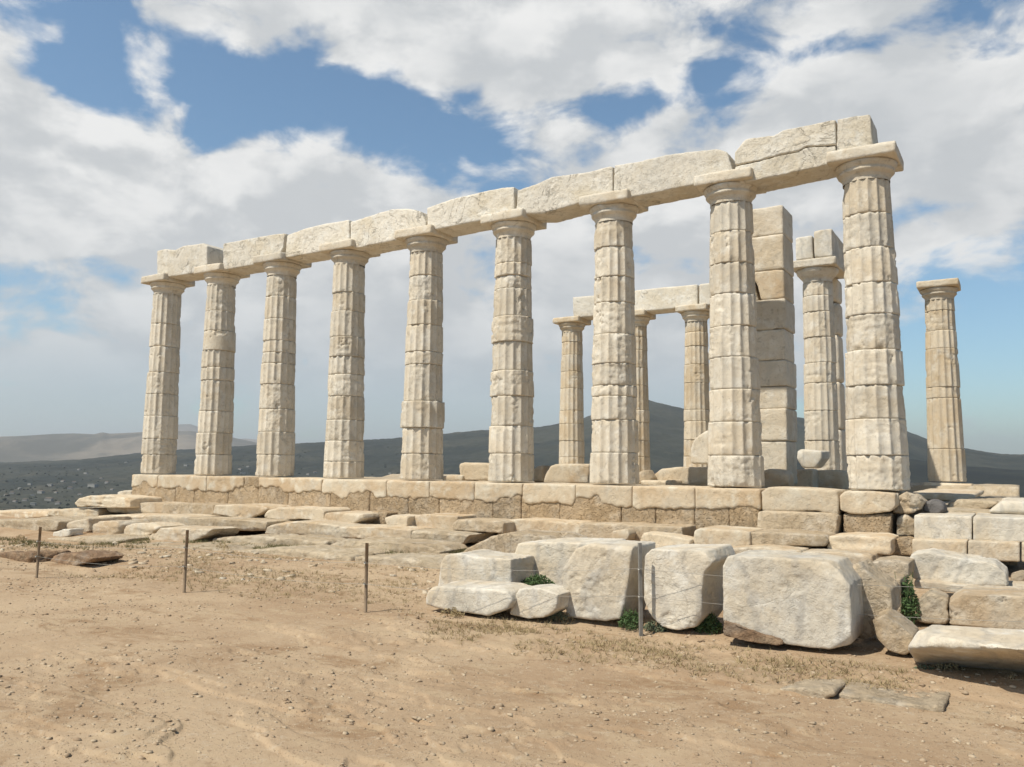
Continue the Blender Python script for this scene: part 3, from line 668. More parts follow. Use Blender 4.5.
step('thick pale step block with a clean left edge below the eighth front column', [(694, 548.5), (694, 531), (700, 528.5), (730, 530), (749, 532), (749, 546), (720, 549)], -1.75, 1.0, 'crust_marble')
step('tan faced step block joined to the right of the thick pale one', [(750, 546), (750, 532.5), (780, 532.5), (824, 536), (827, 541), (824, 546.5), (790, 546)], -1.7, 1.0, 'tan_rock')
step('pale layered step slab under the pitted footing cube', [(827, 551), (829, 536.5), (850, 535), (880, 537), (891, 540), (890, 555), (860, 553)], -1.6, 1.0, 'crust_marble', strata=.03)
step('brown stone in the hole at the right end of the layered step slab', [(889, 555), (891, 539), (905, 538), (914, 541), (912, 556)], -1.1, .6, 'poros')
L2 = [('lower slab at the left with a dark notch, behind the tilted flat rock', [(96, 527), (98, 516), (120, 514.5), (142, 515.5), (142, 527), (120, 526)]),
      ('lower slab behind the second fence post from the left', [(143, 526.5), (143, 515.5), (170, 515.5), (188, 517), (188, 529), (165, 528)]),
      ('long lower slab right of the second fence post, smooth face', [(189, 529), (189, 517.5), (225, 519), (266, 521.5), (264, 531), (230, 530.5)]),
      ('lower slab with a raised pale hump, behind the grassy ledge', [(265, 534.5), (269, 525), (285, 522), (300, 521), (316, 522), (345, 527), (346, 538), (305, 535)]),
      ('long lower slab behind the third fence post', [(347, 538), (347, 527), (380, 527), (410, 530), (410, 541.5), (380, 540)]),
      ('pale lower slab ending at the tilted rock behind the white blocks', [(411, 541.5), (411, 530.5), (440, 532), (468, 535), (462, 544), (440, 544)]),
      ('lower slab behind the big white blocks, right of the wire post', [(640, 556), (640, 545), (690, 548), (722, 551), (722, 562), (680, 562)]),
      ('lower slab with a dark peg hole, behind the largest white block', [(723, 562), (723, 549), (760, 547), (800, 551), (801, 566), (760, 566)]),
      ('layered lower slab at the right, above the tan lumpy rock', [(802, 568), (802, 552), (840, 552), (870, 556), (873, 566), (840, 570)])]
for i, (lab, poly) in enumerate(L2):
    step(lab, poly, -2.2, 1.0, ('step_marble', 'crust_marble', 'ledge_rock')[i % 3] if i < 6 else 'step_marble', G2, strata=.012)
# left end: flat slabs at the site edge
for lab, poly, Y, d, mt in [
    ('broad pale slab jutting out at the left corner of the platform, undercut end', [(75, 507), (73, 503), (79, 498.5), (88, 495.5), (112, 496), (130, 498), (130, 508), (108, 508), (96, 507)], -1.6, 1.5, 'crust_marble'),
    ('small greenish pale stone touching the left corner of the platform', [(117, 497), (117, 492), (124, 490.5), (131, 491), (131, 498)], -.3, .7, 'white_marble'),
    ('low wide slab at the far left edge of the site, cracked top', [(-30, 518), (-30, 511.5), (20, 511.5), (46, 511), (48, 517), (20, 519)], -1.4, 2.0, 'crust_marble'),
    ('flat pale slab left of the jutting corner slab, near the site edge', [(47, 516), (49, 510), (80, 508), (98, 509), (98, 517), (70, 518)], -1.5, 1.6, 'crust_marble'),
    ('long thick bench slab at the left edge with deep shadow beneath', [(-30, 531), (-30, 521), (10, 520), (46, 519), (60, 522), (58, 530), (40, 532), (20, 529.5)], -3.6, 2.2, 'ledge_rock'),
    ('squared grey slab right of the bench slab, dark gap at its right', [(62, 535), (58, 527), (70, 521), (88, 518), (89, 531), (80, 536)], -3.4, 1.2, 'step_marble'),
    ('split block with a crack across it, left of the tilted flat rock', [(90, 537), (90, 525), (98, 521.5), (116, 520.5), (119, 525), (117, 536), (104, 538)], -3.3, .9, 'step_marble'),
    ('cracked block with a gaping brown corner, left of the tilted flat rock', [(123, 536), (124, 526), (132, 523.5), (150, 523), (158, 527), (152, 534), (136, 538)], -3.2, .8, 'step_marble'),
    ('tilted flat rock propped over a dark hollow, behind second fence post', [(147, 541), (147, 535), (156, 532), (160, 528), (185, 528), (212, 529), (205, 536), (196, 540), (186, 546), (170, 548), (160, 546)], -3.5, .9, 'step_marble'),
    ('low bright stone lying before the bench slab at the left', [(52, 537), (53, 532), (62, 529), (69, 529), (69, 536), (60, 538)], -4.0, .4, 'white_marble')]:
    block('fallen_slab', lab, 'stone slab', poly, Y, d, mt, 'fallen slabs at the left end of the temple', bev=.012, voxel=.026, wear=.6, amp=.028, amp2=.014, strata=.03, csize=.12)
for lab, poly, Y, d in [
    ('pale natural rock ledge at the left, beside the small holed plate', [(40, 546), (45, 539), (80, 537), (118, 539), (118, 549), (90, 549), (60, 548)], -4.3, 1.3),
    ('low pale ledge running past the second fence post', [(119, 553), (120, 544), (160, 546), (215, 548), (230, 552), (228, 561), (180, 560), (150, 556)], -4.6, 1.4),
    ('low pale ledge in front of the grassy strip', [(230, 562), (232, 551), (270, 549), (330, 552), (352, 556), (352, 567), (300, 566), (260, 562)], -4.5, 1.2),
    ('low pale ledge behind the third fence post, ending at the white blocks', [(353, 568), (354, 557), (390, 557), (425, 561), (440, 566), (440, 576), (400, 572)], -4.5, 1.2),
    ('rough pitted ledge above the grassy strip, below the long lower slab', [(330, 553), (328, 544), (345, 540), (390, 542), (430, 547), (440, 552), (436, 562), (390, 558)], -3.4, 1.0),
    ('faint sandy ledge left of the grassy strip, below the tilted flat rock', [(206, 548), (210, 539), (250, 536), (300, 539), (326, 543), (326, 549), (270, 549)], -3.4, 1.0)]:
    block('rock_ledge', lab, 'rock ledge', poly, Y, d, 'ledge_rock', G3, bev=.03, voxel=.035, wear=1, amp=.05, amp2=.025, strata=.03)
block('eroded_bank', 'dark brown eroded earth bank at the far left behind first fence post', 'earth bank', [(-20, 572), (-20, 556), (0, 552), (20, 551), (34, 554), (36, 566), (20, 574)], -7.6, .7, 'brown_rock', bev=.03, voxel=.035, wear=1, amp=.08, amp2=.04, strata=.05)
block('eroded_bank', 'flaky brown rock lip right of first fence post with a dark hollow under it', 'rock', [(42, 566), (44, 557), (60, 553), (80, 553), (93, 556), (90, 562), (74, 566)], -7.3, .7, 'brown_rock', bev=.03, voxel=.03, wear=1, amp=.05, amp2=.03, strata=.05)

# big marble blocks
FB = 'big fallen marble blocks before the temple'
def big(lab, poly, foot, depth, mat='white_marble', name='marble_block', cat='marble block', **k):
    Y = atz(foot[0], foot[1], GZ+.03)[1]
    kk = dict(bev=.006, voxel=.017, wear=.42, amp=.017, amp2=.010, cuts=6, csize=.055); kk.update(k)
    return block(name, lab, cat, poly, Y, depth, mat, FB, **kk)
big('low white block lying at the front left of the fallen blocks, green weeds behind it', [(425.5, 605), (426, 594), (430, 588), (440, 586), (475, 588.5), (497, 590), (509, 593), (512, 602), (507, 609), (487, 616), (470, 613.5), (440, 609.5)], (480, 615), .55, top=.02)
big('small tilted white stone with a brown scar, between low block and tall blocks', [(508.5, 615), (513, 600), (518, 589), (535, 587.5), (549, 590), (558, 595), (556, 610), (543, 618), (529, 619)], (529, 619), .4, bev=.03)
big('pale block with a rounded left end behind the low white block', [(437, 590), (440, 564), (444, 555), (460, 553), (475, 557), (511, 559), (511, 590), (470, 592)], (470, 600), .7)
big('tan tilted rock rising behind the pale rounded block', [(455, 556), (466, 548), (490, 537), (505, 533), (545, 536), (560, 541), (560, 560), (490, 560)], (480, 580), .9, 'tan_rock', amp=.05)
big('tall smooth grey-veined white block half hidden behind a tall squarish block', [(510, 590), (511.5, 560), (518, 543), (545, 542), (600, 543), (602, 590)], (550, 600), .8)
big('tall squarish white block just left of the wire post, shaded right side', [(567, 617), (562, 600), (563, 568), (575, 549), (590, 544), (632, 546.5), (629, 578), (624, 605), (620, 619), (606, 621), (585, 619)], (600, 622), .72, top=.0)
big('tall white block just right of the wire post, tapering to its foot', [(642, 600), (642.5, 556), (651, 549), (708, 550), (714, 562), (704, 573), (702, 592), (702, 617), (694, 628), (676, 631), (660, 627), (648, 613)], (676, 632), .8)
big('largest white block, a wide slanting slab with an overhanging brown foot', [(722, 622), (721.5, 567), (727, 556), (765, 556.5), (833, 563), (838, 570), (850, 586), (852, 615), (851, 646), (830, 650), (814, 648.5), (785, 645), (755, 634)], (790, 648), .75)
big('rough brown rock base poking out under the left foot of the largest white block', [(722, 636), (722, 621), (735, 623), (757, 632), (780, 640), (784, 646), (760, 645), (738, 641)], (752, 645), .5, 'brown_rock', 'rock', 'rock', amp=.035, amp2=.02, wear=.7)
big('lumpy tan rock leaning against the right end of the largest white block', [(856, 640), (855, 590), (846, 570), (858, 564), (872, 577), (891, 590), (893, 615), (886, 618), (874, 637), (864, 640)], (862, 643), .6, 'tan_rock', 'rock', 'rock', amp=.05, wear=.8)
big('brown slanting stone sliding out right of the lumpy tan rock', [(872, 620), (884, 615), (897, 624), (914, 637), (910, 652), (905, 656), (888, 651), (876, 637)], (890, 655), .5, 'tan_rock', 'rock', 'rock', amp=.03, wear=.6)
big('flat shaded stone stacked over the narrow upright one behind the lumpy tan rock', [(870, 577), (871, 562), (890, 560), (909, 563), (909, 578), (890, 579)], (885, 610), .7, 'tan_rock')
big('narrow upright stone behind the lumpy tan rock, dark gap at its right', [(870, 616), (871, 579), (901, 579), (902, 618), (885, 620)], (885, 622), .6, 'tan_rock')
big('long rough white marble lump on top of the flat shelf at the right', [(912, 578), (907, 560), (911, 554), (928, 552), (955, 557), (995, 563), (1007, 573), (1008, 587), (970, 586), (930, 583)], (940, 608), .7, amp=.035, amp2=.018, wear=.9)
big('small tan stone cut by the right edge beside the rough marble lump', [(1010, 590), (1011, 577), (1022, 574), (1040, 577), (1042, 592)], (1012, 600), .5, 'tan_rock')
big('thin flat shelf of stone under the rough white marble lump', [(914, 588), (914, 580), (960, 585), (1010, 590), (1050, 593), (1050, 601), (980, 596)], (960, 612), 1.0, 'step_marble')
big('small knobbly grey block left of the wide grey block at the right', [(917, 622), (917, 602), (930, 593), (946, 600), (948, 614), (947, 624), (930, 624)], (930, 625), .5, 'ledge_rock', amp=.06, amp2=.03, wear=1)
big('wide grey-tan block at the right, behind the leaning white slab', [(949, 625), (948, 602), (962, 594), (1010, 595), (1060, 598), (1060, 634), (1000, 630)], (980, 632), .8, 'step_marble', amp=.03)
# white slab at the right edge: bright top, front face leaning in under its own shade
tl_ = [atz(907, 651, GZ+.22), atz(919, 668, GZ-.02), atz(960, 672, GZ-.02), atz(1075, 688, GZ-.02)]
p = lambda px, py, z: atz(px, py, z)
V = [p(918, 667, GZ-.04), p(946, 668, GZ-.04), p(1090, 684, GZ-.04), p(1085, 664, GZ-.04), p(912, 651, GZ-.04)]
V += [p(907, 648, GZ+.26), p(966, 645, GZ+.42), p(1090, 654, GZ+.44), p(1085, 633, GZ+.44), p(934, 624, GZ+.42), p(918, 630, GZ+.40)]
V = np.array(V)
bm = bmesh.new()
for v in V: bm.verts.new(tuple(v))
bmesh.ops.convex_hull(bm, input=bm.verts); bm.verts.index_update()
Vh = [tuple(v.co) for v in bm.verts]; Fh = [[v.index for v in f.verts] for f in bm.faces]; bm.free()
tag(rough(Vh, Fh, 'white_marble', 'marble_block', .022, .03, .6, .015, .008), 'white leaning slab at the lower right edge, bright top and shaded front', 'marble block', FB, 'thing')
# low rocks bedded in the foreground
for lab, poly, foot, d, mt in [
    ('low dark cracked rock bedded in the soil before the largest white block', [(777, 690), (779, 684), (800, 683), (832, 685), (834, 690), (820, 698), (800, 695)], (800, 697), .6, 'tan_rock'),
    ('flat tan rock bedded in the soil right of the low dark cracked rock', [(836, 694), (838, 688), (880, 695), (925, 700), (945, 700), (945, 710), (925, 714), (890, 708), (855, 700)], (890, 708), .8, 'tan_rock'),
    ('small flat rock bedded in the soil below the leaning white slab', [(946, 711), (948, 705), (965, 706), (990, 707), (993, 711), (970, 715)], (965, 714), .45, 'tan_rock')]:
    Y = atz(foot[0], foot[1], GZ)[1]
    o = block('bedded_rock', lab, 'rock', poly, Y, d, mt, 'rocks bedded in the foreground soil', bev=.03, voxel=.015, wear=.8, amp=.022, amp2=.012, strata=.02, top=-.05); o.location.z -= .035

# ------------------------------------------------------------------ things on the temple floor
IG = 'loose blocks on the temple floor'
for lab, poly, Y, d, mt in [
    ('square sided block on the temple floor between fifth and sixth front columns', [(460, 480), (459, 463.5), (464, 462.5), (478, 463), (490, 463.5), (500, 464), (500, 481)], 2.4, .9, 'crust_marble'),
    ('flat low stone left of the square sided floor block', [(442, 481), (442, 475.5), (462, 475.5), (462, 481)], 2.3, .9, 'crust_marble'),
    ('long thick block on the temple floor between sixth and seventh front columns', [(543, 483), (544, 474), (550, 466), (556, 464), (600, 464), (606, 484)], 2.5, .9, 'step_marble'),
    ('brown notched stone left of the long thick floor block', [(530, 483), (532, 467), (542, 465), (543, 482)], 2.9, .6, 'tan_rock'),
    ('low pale kerb-like stone between seventh and eighth front columns', [(640, 487), (640, 480.5), (672, 480), (674, 488)], 1.9, .6, 'crust_marble'),
    ('long block with a slanting left end between seventh and eighth front columns', [(648, 486), (650, 478), (660, 469), (676, 467), (722, 467), (724, 487)], 2.5, .9, 'step_marble'),
    ('reddish stone leaning beside the seventh front column foot', [(636, 484), (637, 472), (645, 469), (650, 478), (648, 486)], 2.0, .5, 'tan_rock'),
    ('squat pale block at the foot of the stacked block pier', [(759, 489), (761, 471), (767, 469), (782, 470), (787, 474), (788, 489)], 1.15, .6, 'crust_marble'),
    ('flat overhanging slab propped near the foot of the porch column', [(802, 468), (796, 459), (796, 451), (800, 449), (815, 450.5), (823, 451), (823, 458), (815, 468)], 5.2, .8, 'white_marble'),
    ('dark block in shade under the flat overhanging slab', [(788, 490), (790, 470), (812, 469), (813, 490)], 3.6, .8, 'step_marble'),
    ('wide round edged block under the porch column, partly in shade', [(808, 489), (808, 471), (830, 469), (845, 471), (848, 490)], 4.2, 1.4, 'crust_marble')]:
    block('loose_block', lab, 'stone block', poly, Y, d, mt, IG, bev=.03, voxel=.035, wear=.8, amp=.025)
# upright broken drum slab before the far column
c = aty(709, 449, 9.6); V = []
th = np.linspace(R(-20), R(200), 24); rr = .80
fr = [(c[0]+rr*math.cos(t)*.78, 9.6, c[2]-.2+rr*math.sin(t)*1.0) for t in th]; bk = [(x+.02, y+.45, z) for x, y, z in fr]
V, F = orient(*prism(fr, bk)); V = [(v[0], v[1], max(v[2], -.15)) for v in V]
tag(rough(V, F, 'column_marble', 'upright_drum', .04, .03, .6, .02, .01), 'round topped broken drum standing on edge in shade, at the foot of the far column', 'column drum', None, 'thing')

# ------------------------------------------------------------------ fence, wires, plate
PG = 'iron fence posts'
def tube(pts, r, n=8):
    V = []; pts = [np.array(p, float) for p in pts]
    for i, p in enumerate(pts):
        d = pts[min(i+1, len(pts)-1)]-pts[max(i-1, 0)]; d = d/np.linalg.norm(d)
        a = np.cross(d, [0, 0, 1.] if abs(d[2]) < .9 else [1., 0, 0]); a /= np.linalg.norm(a); b_ = np.cross(d, a)
        for k in range(n): V.append(p+r*(a*math.cos(2*math.pi*k/n)+b_*math.sin(2*math.pi*k/n)))
    F = grid_faces(len(pts), n, True).tolist()+[list(range(n)), list(range((len(pts)-1)*n, len(pts)*n))[::-1]]
    return V, F
posts = []
for lab, (fx, fy), (tx, ty), mt in [('leaning rusty post at the far left, before the brown earth bank', (36.5, 577), (40.5, 527), 'rusty_iron'),
                                   ('thin rusty post standing before the tilted flat rock', (184, 592), (187.5, 530), 'rusty_iron'),
                                   ('thin rusty post alone on open dirt, left of the low white block', (365.5, 613), (367, 543), 'rusty_iron'),
                                   ('grey iron post between the two tall white blocks, wires tied to it', (641, 634), (639.8, 543), 'grey_iron')]:
    f = atz(fx, fy, GZ); t_ = aty(tx, ty, f[1])
    r = .020 if mt == 'rusty_iron' else .024
    e = empty('fence_post', f); tag(e, lab, 'fence post', PG, 'thing')
    V, F = tube([np.array([0, 0, -.15]), (t_-f)*.5, t_-f], r, 4 if mt == 'grey_iron' else 8); mesh('shaft', V, F, mt, e, smooth=mt != 'grey_iron')
    for h in (.42, .72):
        q = (t_-f)*h; V, F = tube([q+[0, -r-.012, -.012], q+[0, -r-.012, .012]], .012, 8); mesh('wire_hook', V, F, 'wire_steel', e)
    posts.append((f, t_-f))
posts.append((atz(1090, 668, GZ), np.array([0, 0, .95])))
for lab, h in (('upper fence wire stretched past the white blocks, post to post', .72), ('lower fence wire stretched past the white blocks, post to post', .42)):
    pts = []
    for (f, t_), (f2, t2) in zip(posts[:-1], posts[1:]):
        a = f+t_*h+np.array([0, -.04, 0]); b_ = f2+t2*h+np.array([0, -.04, 0])
        for k in np.linspace(0, 1, 14)[:-1]: pts.append(a*(1-k)+b_*k-np.array([0, 0, .05*4*k*(1-k)]))
    pts.append(b_)
    V, F = tube(pts, .0018, 5)
    tag(mesh('fence_wire', V, F, 'wire_steel', loc=pts[0]), lab, 'fence wire', 'fence wires', 'thing')
pp = aty(113.4, 551, -4.95)
pl = empty('marker_plate', pp); tag(pl, 'small pale upright plate with two dark openings, beside the left rock ledge', 'marker', None, 'thing')
w, h = .065, .20
out_ = [(w*1.15, 0), (w, h*.75)]+[(w*math.cos(t), h*.75+w*.8*math.sin(t)) for t in np.linspace(0, math.pi, 9)]+[(-w, h*.75), (-w*1.15, 0)]
fr = [(a, 0, b_) for a, b_ in out_]; bk = [(a, .03, b_) for a, b_ in out_]
V, F = orient(*prism(fr, bk)); mesh('plate', V, F, 'plate_paint', pl, smooth=False)
for zc_, s in ((.135, 1), (.095, -1)):
    fr = [(.036*math.cos(t), -.006, zc_+s*.036*math.sin(t)) for t in np.linspace(0, math.pi, 12)]; bk = [(a, .002, c_) for a, _, c_ in fr]
    V, F = orient(*prism(fr, bk)); mesh('opening', V, F, 'dark_hole', pl, smooth=False)

# ------------------------------------------------------------------ weeds, grass, gravel
def leaves(center, rx, ry, h, n, size, seed):
    rs = np.random.RandomState(seed); V = []; F = []
    for i in range(n):
        a = rs.rand()*6.28; q = math.sqrt(rs.rand()); x = center[0]+rx*q*math.cos(a); y = center[1]+ry*q*math.sin(a)
        z = center[2]+h*(1-q*q*.7)*rs.rand()**.6; s = size*(.6+.8*rs.rand())
        d = rs.randn(3); d[2] = abs(d[2])*.8; d /= np.linalg.norm(d); e = np.cross(d, rs.randn(3)); e /= np.linalg.norm(e)
        k = len(V); c = np.array([x, y, z])
        V += [c-d*s, c+e*s*.32+np.cross(d, e)*s*.08, c+d*s, c-e*s*.32+np.cross(d, e)*s*.08]; F.append([k, k+1, k+2, k+3])
    for i in range(max(6, n//40)):
        a = rs.rand()*6.28; x0 = center[0]+rx*.6*rs.rand()*math.cos(a); y0 = center[1]+ry*.6*rs.rand()*math.sin(a); k = len(V); hh = h*(.6+.5*rs.rand())
        dx, dy = rs.randn(2)*.04
        V += [np.array([x0-.004, y0, center[2]-.03]), np.array([x0+.004, y0, center[2]-.03]), np.array([x0+dx+.002, y0+dy, center[2]+hh]), np.array([x0+dx-.002, y0+dy, center[2]+hh])]; F.append([k, k+1, k+2, k+3])
    return V, F
WG = 'green weeds among the fallen blocks'
def weed(lab, px, py, z, rx, ry, h, n, size, seed, mt='weed_green', y=None):
    c = atz(px, py, z) if y is None else aty(px, py, y)
    V, F = leaves(c, rx, ry, h, n, size, seed)
    tag(mesh('weed_clump', V, F, mt, loc=c, smooth=False), lab, 'weed', WG, 'thing')
yb = atz(480, 606, GZ)[1]
weed('grey-green weed spreading behind the low white block', 492, 588, 0, .30, .22, .16, 900, .022, 1, 'weed_grey', y=yb+.65)
weed('dark green weed in front of the grey-veined white block', 538, 588, 0, .24, .16, .17, 900, .022, 2, y=yb+.45)
weed('dry weed tuft under the left edge of the tall squarish block', 558, 619, GZ+.02, .12, .1, .09, 260, .018, 3, 'weed_grey')
weed('bushy weed at the left foot of the wire post', 631, 628, GZ+.0, .13, .14, .20, 520, .02, 4)
weed('grey-green weed at the right foot of the wire post', 656, 631, GZ+.0, .13, .1, .12, 420, .02, 5, 'weed_grey')
weed('vivid green weed in the gap left of the largest white block', 708, 633, GZ+.0, .15, .16, .23, 800, .022, 6)
weed('tall dark weed in the gap behind the small knobbly block', 909, 622, 0, .12, .12, .52, 900, .026, 7, y=atz(909, 628, GZ)[1]+.15)
weed('thin weed in the crack below the leaning white slab', 925, 672, GZ, .1, .06, .06, 200, .014, 8, 'weed_grey')

for lab, px, py, n_ in [('dry straggly weed in the joint of the ledges left of the third fence post', 318, 545, 160), ('dry weed clump on the pitted ledge right of the third fence post', 405, 553, 160),
                        ('small dry weed below the tilted flat rock', 222, 549, 130), ('dry weed under the bench slab at the far left', 20, 541, 160), ('dry weed before the low white block', 452, 616, 120),
                        ('dry weed between the small tilted white stone and the squarish block', 563, 621, 120), ('dry weed at the foot of the leaning white slab', 948, 674, 120)]:
    c = atz(px, py, GZ+(.06 if py < 600 else .0)); h_ = .10 if py > 600 else .14
    V, F = leaves(c, .16, .10, h_, n_, .020, px)
    tag(mesh('weed_clump', V, F, 'dry_grass', loc=c, smooth=False), lab, 'weed', 'dry weeds by ledges and blocks', 'thing')
def tufts(name, mat, regions, seed, hgt):
    rs = np.random.RandomState(seed); V = []
    for (x0, x1, y0, y1, n) in regions:
        X = x0+(x1-x0)*rs.rand(n*3); Y = y0+(y1-y0)*rs.rand(n*3)
        keep = fbm2(X, Y, 1.1, 3, seed) > -.02
        X, Y = X[keep][:n], Y[keep][:n]; Z = ground_h(X, Y)
        for x, y, z in zip(X, Y, Z):
            for k in range(5):
                dx, dy = rs.randn(2)*.035; h = hgt*(.5+rs.rand()); a = rs.rand()*3.14; w = .004
                ca, sa = math.cos(a)*w, math.sin(a)*w
                V += [(x-ca, y-sa, z-.01), (x+ca, y+sa, z-.01), (x+dx+ca*.3, y+dy+sa*.3, z+h), (x+dx-ca*.3, y+dy-sa*.3, z+h)]
    F = np.arange(len(V)).reshape(-1, 4)
    return tag(mesh(name, V, F, mat, smooth=False), 'sparse dry grass on the sandy ground' if 'dry' in mat else 'dull green grass strip along the ledges', 'grass', None, 'stuff')
tufts('dry_grass', 'dry_grass', [(9, 18, -8.2, -4.6, 1500), (4, 13, -7.5, -4.8, 700), (16.5, 22, -8.9, -7.9, 700), (17, 22.5, -8.4, -7.6, 500)], 3, .03)
tufts('green_grass', 'olive_grass', [(8.0, 13.8, -4.3, -2.6, 2500), (2.5, 8, -4.6, -3.4, 500), (1, 7, -6.5, -5, 400)], 9, .06)
# loose gravel and pebbles
rs = np.random.RandomState(8)
ico = [(0, 0, 1), (.894, 0, .447), (.276, .851, .447), (-.724, .526, .447), (-.724, -.526, .447), (.276, -.851, .447), (.724, .526, -.447), (-.276, .851, -.447), (-.894, 0, -.447), (-.276, -.851, -.447), (.724, -.526, -.447), (0, 0, -1)]
icf = [(0, 1, 2), (0, 2, 3), (0, 3, 4), (0, 4, 5), (0, 5, 1), (1, 6, 2), (2, 7, 3), (3, 8, 4), (4, 9, 5), (5, 10, 1), (2, 6, 7), (3, 7, 8), (4, 8, 9), (5, 9, 10), (1, 10, 6), (6, 11, 7), (7, 11, 8), (8, 11, 9), (9, 11, 10), (10, 11, 6)]
ico = np.array(ico); icf = np.array(icf)
n = 30000
aa = az0+R(-36)+R(72)*rs.rand(n*2); rr = 3+15*rs.rand(n*2)**1.5; X = CX+rr*np.sin(aa); Y = CY+rr*np.cos(aa)
kp = (fbm2(X, Y, .9, 3, 14)+.35*rs.randn(n*2) > -.05) & (Y < -4.2); X, Y, rr = X[kp][:n], Y[kp][:n], rr[kp][:n]; n = len(X)
Z = ground_h(X, Y); sz = .003+.020*rs.rand(n)**9+.0005*(rr-3)
VV = ico[None]*(sz[:, None, None]*(.45+.9*rs.rand(n, 12, 1)))*np.array([1.3, 1., .6])+np.stack([X, Y, Z+sz*.1], -1)[:, None]
FF = (icf[None]+12*np.arange(n)[:, None, None]).reshape(-1, 3)
tag(mesh('gravel', VV.reshape(-1, 3), FF, 'pebbles', smooth=False), 'loose gravel and pebbles over the sandy ground', 'gravel', None, 'stuff')

# broken rubble between the ledges and the fence
n = 900; X = 1+15*rs.rand(n); Y = -7.2+3.4*rs.rand(n)
kp = fbm2(X, Y, .8, 3, 91)+.25*rs.randn(len(X)) > .12; X, Y = X[kp], Y[kp]; n = len(X); Z = ground_h(X, Y)
sz = .018+.05*rs.rand(n)**4
cube = np.array([(a, b_, c_) for a in (-1, 1) for b_ in (-1, 1) for c_ in (-1, 1)], float)
cf = np.array([(0, 1, 3, 2), (4, 6, 7, 5), (0, 4, 5, 1), (2, 3, 7, 6), (0, 2, 6, 4), (1, 5, 7, 3)])
an = rs.rand(n)*6.28; VV = cube[None]*(sz[:, None, None]*np.array([1.2, .8, .45]))*(.55+.6*rs.rand(n, 8, 3))
VV = np.stack([VV[..., 0]*np.cos(an)[:, None]-VV[..., 1]*np.sin(an)[:, None], VV[..., 0]*np.sin(an)[:, None]+VV[..., 1]*np.cos(an)[:, None], VV[..., 2]+.15*VV[..., 0]], -1)+np.stack([X, Y, Z+sz*.12], -1)[:, None]
tag(mesh('rubble', VV.reshape(-1, 3), (cf[None]+8*np.arange(n)[:, None, None]).reshape(-1, 4), 'crust_marble', smooth=False), 'broken stone rubble strewn on the dirt before the ledges', 'rubble', None, 'stuff')

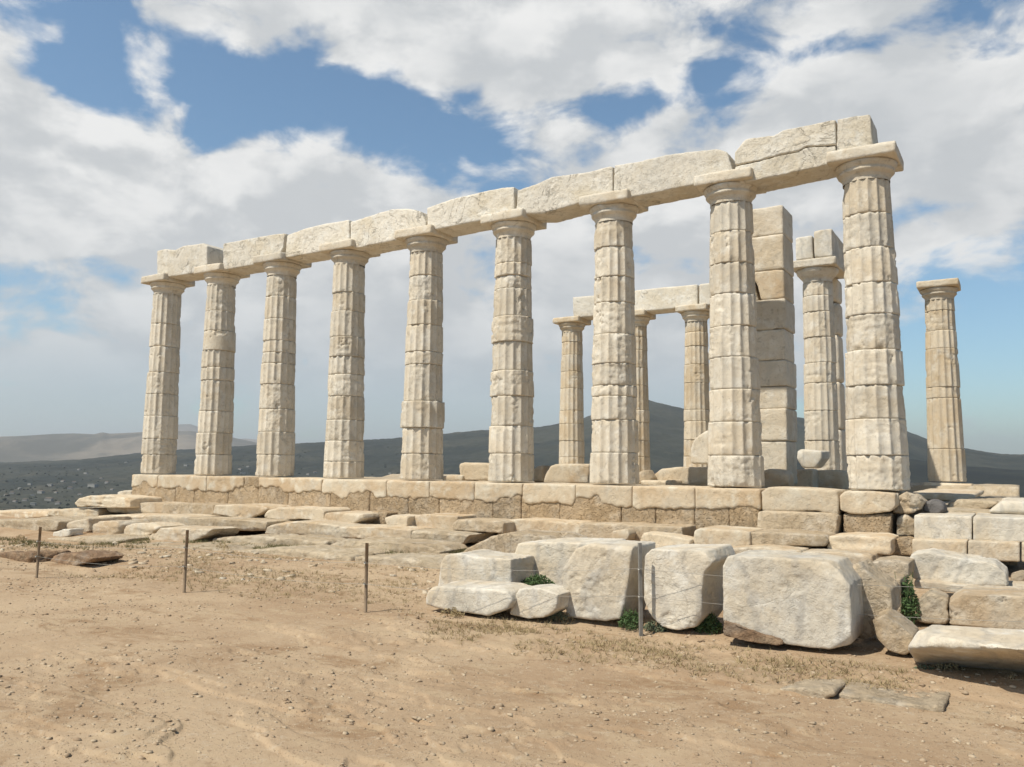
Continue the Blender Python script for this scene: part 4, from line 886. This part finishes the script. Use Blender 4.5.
# ------------------------------------------------------------------ the valley: houses and scrub
hs = [(93, 487, 9), (70, 489, 5), (41, 493, 6), (33, 496, 4), (49, 501, 7.5), (25, 501, 5), (33, 505, 5), (58, 504, 5), (15, 502, 4), (86, 474, 4), (79, 470, 3), (12, 494, 4), (50, 486, 5), (63, 482, 4), (74, 483, 4), (30, 485, 4), (107, 483, 4), (6, 496, 3.5), (126, 463, 3), (80, 495, 4), (101, 479, 3), (20, 489, 3.5), (112, 490, 3.5), (56, 493, 3.5), (186, 466, 4), (240, 470, 4), (248, 467, 3), (243, 474, 5), (315, 473, 4), (308, 475, 3.5), (390, 474, 3)]
HG = 'white houses scattered in the valley'
side = lambda px: 'the lower left valley' if px < 140 else 'the valley seen between the front columns'
rs = np.random.RandomState(5)
for i, (px, py, wpx) in enumerate(hs):
    hit = hit_terrain(px, py)
    if hit is None: continue
    x, y, z, r = hit; w = .8*wpx/FPX*r; d = w*.7; hh = min(w*.36, 4.5)
    e = empty('valley_house', (x, y, z-1)); e.rotation_euler = (0, 0, -az0+R(rs.uniform(-25, 25)))
    tag(e, 'tiny pale house among dark scrub in '+side(px), 'house', HG if px < 140 else 'white houses seen between the columns', 'thing')
    V, F = box(-w/2, w/2, -d/2, d/2, 0, hh+1); mesh('wall', V, F, 'house_wall', e, smooth=False)
    if i % 3:
        V = [(-w*.53, -d*.55, hh+1), (w*.53, -d*.55, hh+1), (w*.53, d*.55, hh+1), (-w*.53, d*.55, hh+1), (-w*.3, 0, hh+1+w*.14), (w*.3, 0, hh+1+w*.14)]
        F = [(0, 3, 2, 1), (0, 1, 5, 4), (2, 3, 4, 5), (1, 2, 5), (3, 0, 4)]; mesh('roof', V, F, 'house_roof', e, smooth=False)
    else:
        V, F = box(-w*.52, w*.52, -d*.53, d*.53, hh+1, hh+1.5); mesh('roof', V, F, 'house_wall', e, smooth=False)
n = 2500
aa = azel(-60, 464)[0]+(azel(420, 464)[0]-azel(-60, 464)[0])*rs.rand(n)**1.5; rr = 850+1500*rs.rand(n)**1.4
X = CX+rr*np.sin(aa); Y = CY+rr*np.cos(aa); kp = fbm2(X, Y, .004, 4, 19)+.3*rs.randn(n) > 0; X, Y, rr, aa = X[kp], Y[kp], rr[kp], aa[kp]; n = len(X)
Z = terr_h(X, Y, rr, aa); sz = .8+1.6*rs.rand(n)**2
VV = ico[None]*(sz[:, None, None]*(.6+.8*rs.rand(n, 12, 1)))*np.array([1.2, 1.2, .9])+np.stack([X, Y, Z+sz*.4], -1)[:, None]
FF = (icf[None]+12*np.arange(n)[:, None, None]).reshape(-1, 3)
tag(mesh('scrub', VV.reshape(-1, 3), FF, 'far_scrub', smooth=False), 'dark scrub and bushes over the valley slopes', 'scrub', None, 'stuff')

# ------------------------------------------------------------------ the air between here and the hills
V, F = box(-17000, 17000, -17000, 17000, -200, 520)
m = bpy.data.materials.new('air'); m.use_nodes = True; m.node_tree.nodes.clear(); g = G(m.node_tree)
o_ = g.n('ShaderNodeOutputMaterial'); pv = g.n('ShaderNodeVolumePrincipled')
pv.inputs['Color'].default_value = (.88, .93, 1., 1); pv.inputs['Density'].default_value = .00009; pv.inputs['Anisotropy'].default_value = .2
m.node_tree.links.new(pv.outputs[0], o_.inputs['Volume']); MATS['air'] = m
hz = mesh('haze', V, F, 'air', smooth=False); hz['kind'] = 'stuff'
hz['label'] = 'pale haze in the air before the far hills'; hz['category'] = 'haze'
